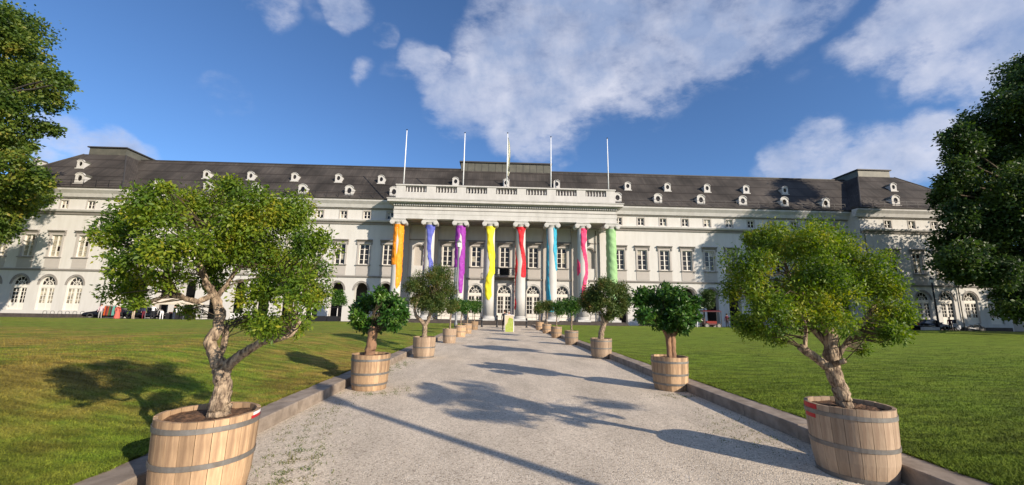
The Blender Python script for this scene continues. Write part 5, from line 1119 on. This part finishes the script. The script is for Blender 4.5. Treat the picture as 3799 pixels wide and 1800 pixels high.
# ---- cars
CARB = mat('black_car_paint', (.008, .008, .01), .18, spec=.6); CARG = mat('tinted_car_glass', (.02, .022, .025), .06, spec=.7)
LAMPM = mat('headlamp_glass', (.7, .7, .7), .15, spec=.6); TAIL = mat('tail_lamp', (.35, .01, .01), .3)
def car(x, y, rz, label, paint=CARB, L=4.6, Wc=1.8, H=1.44):
    t = thing('parked_car', label, 'car', (x, y, 0), rz, 'parked black cars')
    bm = bmesh.new(); a = L/2
    prof_ = [(-a, .35), (-a+.04, .62), (-a+.35, .74), (-a+1.25, .90), (-a+2.0, H-.06), (-a+2.45, H), (-a+3.35, H-.03), (a-.55, .98), (a-.04, .90), (a, .55), (a-.06, .32), (a-.45, .24), (-a+.4, .22)]
    def tw(z): return Wc/2*(1-.17*max(0, (z-.85)/(H-.85))) if z > .85 else Wc/2*(1-.03*(.85-z))
    L_ = [bm.verts.new((px, -tw(pz), pz)) for px, pz in prof_]; R_ = [bm.verts.new((px, tw(pz), pz)) for px, pz in prof_]; n = len(prof_)
    for i in range(n): j = (i+1) % n; bm.faces.new((L_[i], L_[j], R_[j], R_[i]))
    bm.faces.new(L_[::-1]); bm.faces.new(R_); bmesh.ops.recalc_face_normals(bm, faces=bm.faces[:]); bmesh.ops.bevel(bm, geom=bm.edges[:], offset=.045, segments=2, affect='EDGES')
    me = bpy.data.meshes.new('body'); bm.to_mesh(me); bm.free(); me.materials.append(paint)
    for p in me.polygons: p.use_smooth = True
    place(me, 'body', t)
    for s in (-1, 1):
        yy = lambda z: s*(tw(z)+.006)
        for (p0, p1, p2, p3) in (((-a+1.45, .95), (-a+2.42, .95), (-a+2.42, H-.10), (-a+2.08, H-.12)), ((-a+2.50, .95), (-a+3.85, .95), (-a+3.35, H-.14), (-a+2.50, H-.10))):
            m_ = MB(); m_.face([(px, yy(pz), pz) for px, pz in (p0, p1, p2, p3)]); o = m_.build('side_window', CARG, t); o.modifiers.new('t', 'SOLIDIFY').thickness = .008
        for wx in (-a+.85, a-.85): wheel(t, wx, s*(Wc/2-.10), .33, .22)
        m_ = MB(); m_.box(-a-.012, -a+.06, s*.62-.2, s*.62+.2, .60, .72); m_.build('headlight', LAMPM, t); m_ = MB(); m_.box(a-.06, a+.012, s*.65-.17, s*.65+.17, .72, .86); m_.build('tail_light', TAIL, t)
        m_ = MB(); m_.box(-a+1.5, -a+1.66, s*(Wc/2+.02) if s > 0 else s*(Wc/2+.18), s*(Wc/2+.18) if s > 0 else s*(Wc/2+.02), .96, 1.08); m_.build('wing_mirror', paint, t)
    for xa_, za, xb_, zb, nm_ in ((-a+1.38, .945, -a+1.98, H-.09, 'windscreen'), (a-.72, 1.02, a-1.2, H-.08, 'rear_window')):
        w0, w1 = tw(za)-.08, tw(zb)-.08; m_ = MB(); d = -.012 if nm_ == 'windscreen' else .012
        dz = .03; m_.face([(xa_+d, -w0, za+dz), (xa_+d, w0, za+dz), (xb_+d, w1, zb+dz), (xb_+d, -w1, zb+dz)]); o = m_.build(nm_, CARG, t); o.modifiers.new('t', 'SOLIDIFY').thickness = .01
    m_ = MB(); m_.box(-a-.02, -a+.02, -.26, .26, .38, .49); m_.build('number_plate', WHP, t)
    return t
car(-46.6, 50.9, R(14), 'black low car parked before the left pavilion, nose to the left')
car(-42.3, 51.0, R(176), 'black car parked behind the person in the coral dress, nose to the right')
car(55.2, 49.9, R(184), 'black car parked in the shade before the right pavilion')
# low stone block
t = MB(); t.prism([(-.25, .006), (.25, .006), (.25, .46), (.22, .5), (-.22, .5), (-.25, .46)], -.95, .95); tag(t.build('stone_block', WHITE, loc=(53.3, 48.0, 0)), 'low pale stone block in front of the right pavilion', 'stone block')
def two_wheeler(nm, cat, label, x, y, rz, paint, moto):
    t = thing(nm, label, cat, (x, y, 0), rz); wheel(t, -.62, 0, .26 if not moto else .31, .12); wheel(t, .62, 0, .26 if not moto else .31, .12)
    if moto:
        mb = MB(); mb.slab([(-.45, .62), (-.35, .82), (.0, .86), (.18, .70), (.55, .78), (.62, .72), (.3, .60), (.1, .52)], -.13, .13); mb.build('tank_and_seat', paint, t)
        mb = MB(); mb.slab([(-.2, .25), (.2, .25), (.22, .5), (-.2, .52)], -.16, .16); mb.build('engine', HOOP, t); mb = MB(); mb.tube([(.1, .17, .3, .05), (.75, .17, .42, .06)], 8); mb.build('exhaust', WHP, t)
        mb = MB(); mb.tube([(-.62, .08, .32, .03), (-.38, .08, .98, .03)], 6); mb.tube([(-.62, -.08, .32, .03), (-.38, -.08, .98, .03)], 6); mb.tube([(-.34, -.36, 1.02, .02), (-.38, 0, .99, .02), (-.34, .36, 1.02, .02)], 6); mb.build('fork', IRON, t)
    else:
        mb = MB(); mb.slab([(-.62, .45), (-.50, .95), (-.38, .95), (-.42, .40), (.05, .32), (.15, .70), (.75, .74), (.85, .60), (.80, .35), (.35, .22), (-.35, .24)], -.17, .17); mb.build('body', paint, t)
        mb = MB(); mb.box(.1, .78, -.15, .15, .742, .82); mb.build('seat', SHOE, t); mb = MB(); mb.tube([(-.38, -.34, 1.05, .02), (-.44, 0, 1.0, .02), (-.38, .34, 1.05, .02)], 6); mb.build('handlebar', IRON, t)
        mb = MB(); mb.slab([(-.60, 1.0), (-.52, 1.0), (-.40, 1.45), (-.46, 1.45)], -.2, .2); mb.build('windshield', CARG, t)
two_wheeler('motor_scooter', 'scooter', 'pale grey motor scooter parked beside the black car on the right', 58.6, 49.6, R(25), mat('grey_scooter_paint', (.42, .43, .45), .3, spec=.5), False)
two_wheeler('motorcycle', 'motorcycle', 'dark motorcycle parked before the shaded arches at the far right', 61.9, 50.2, R(160), CARB, True)
bpy.context.view_layer.update()
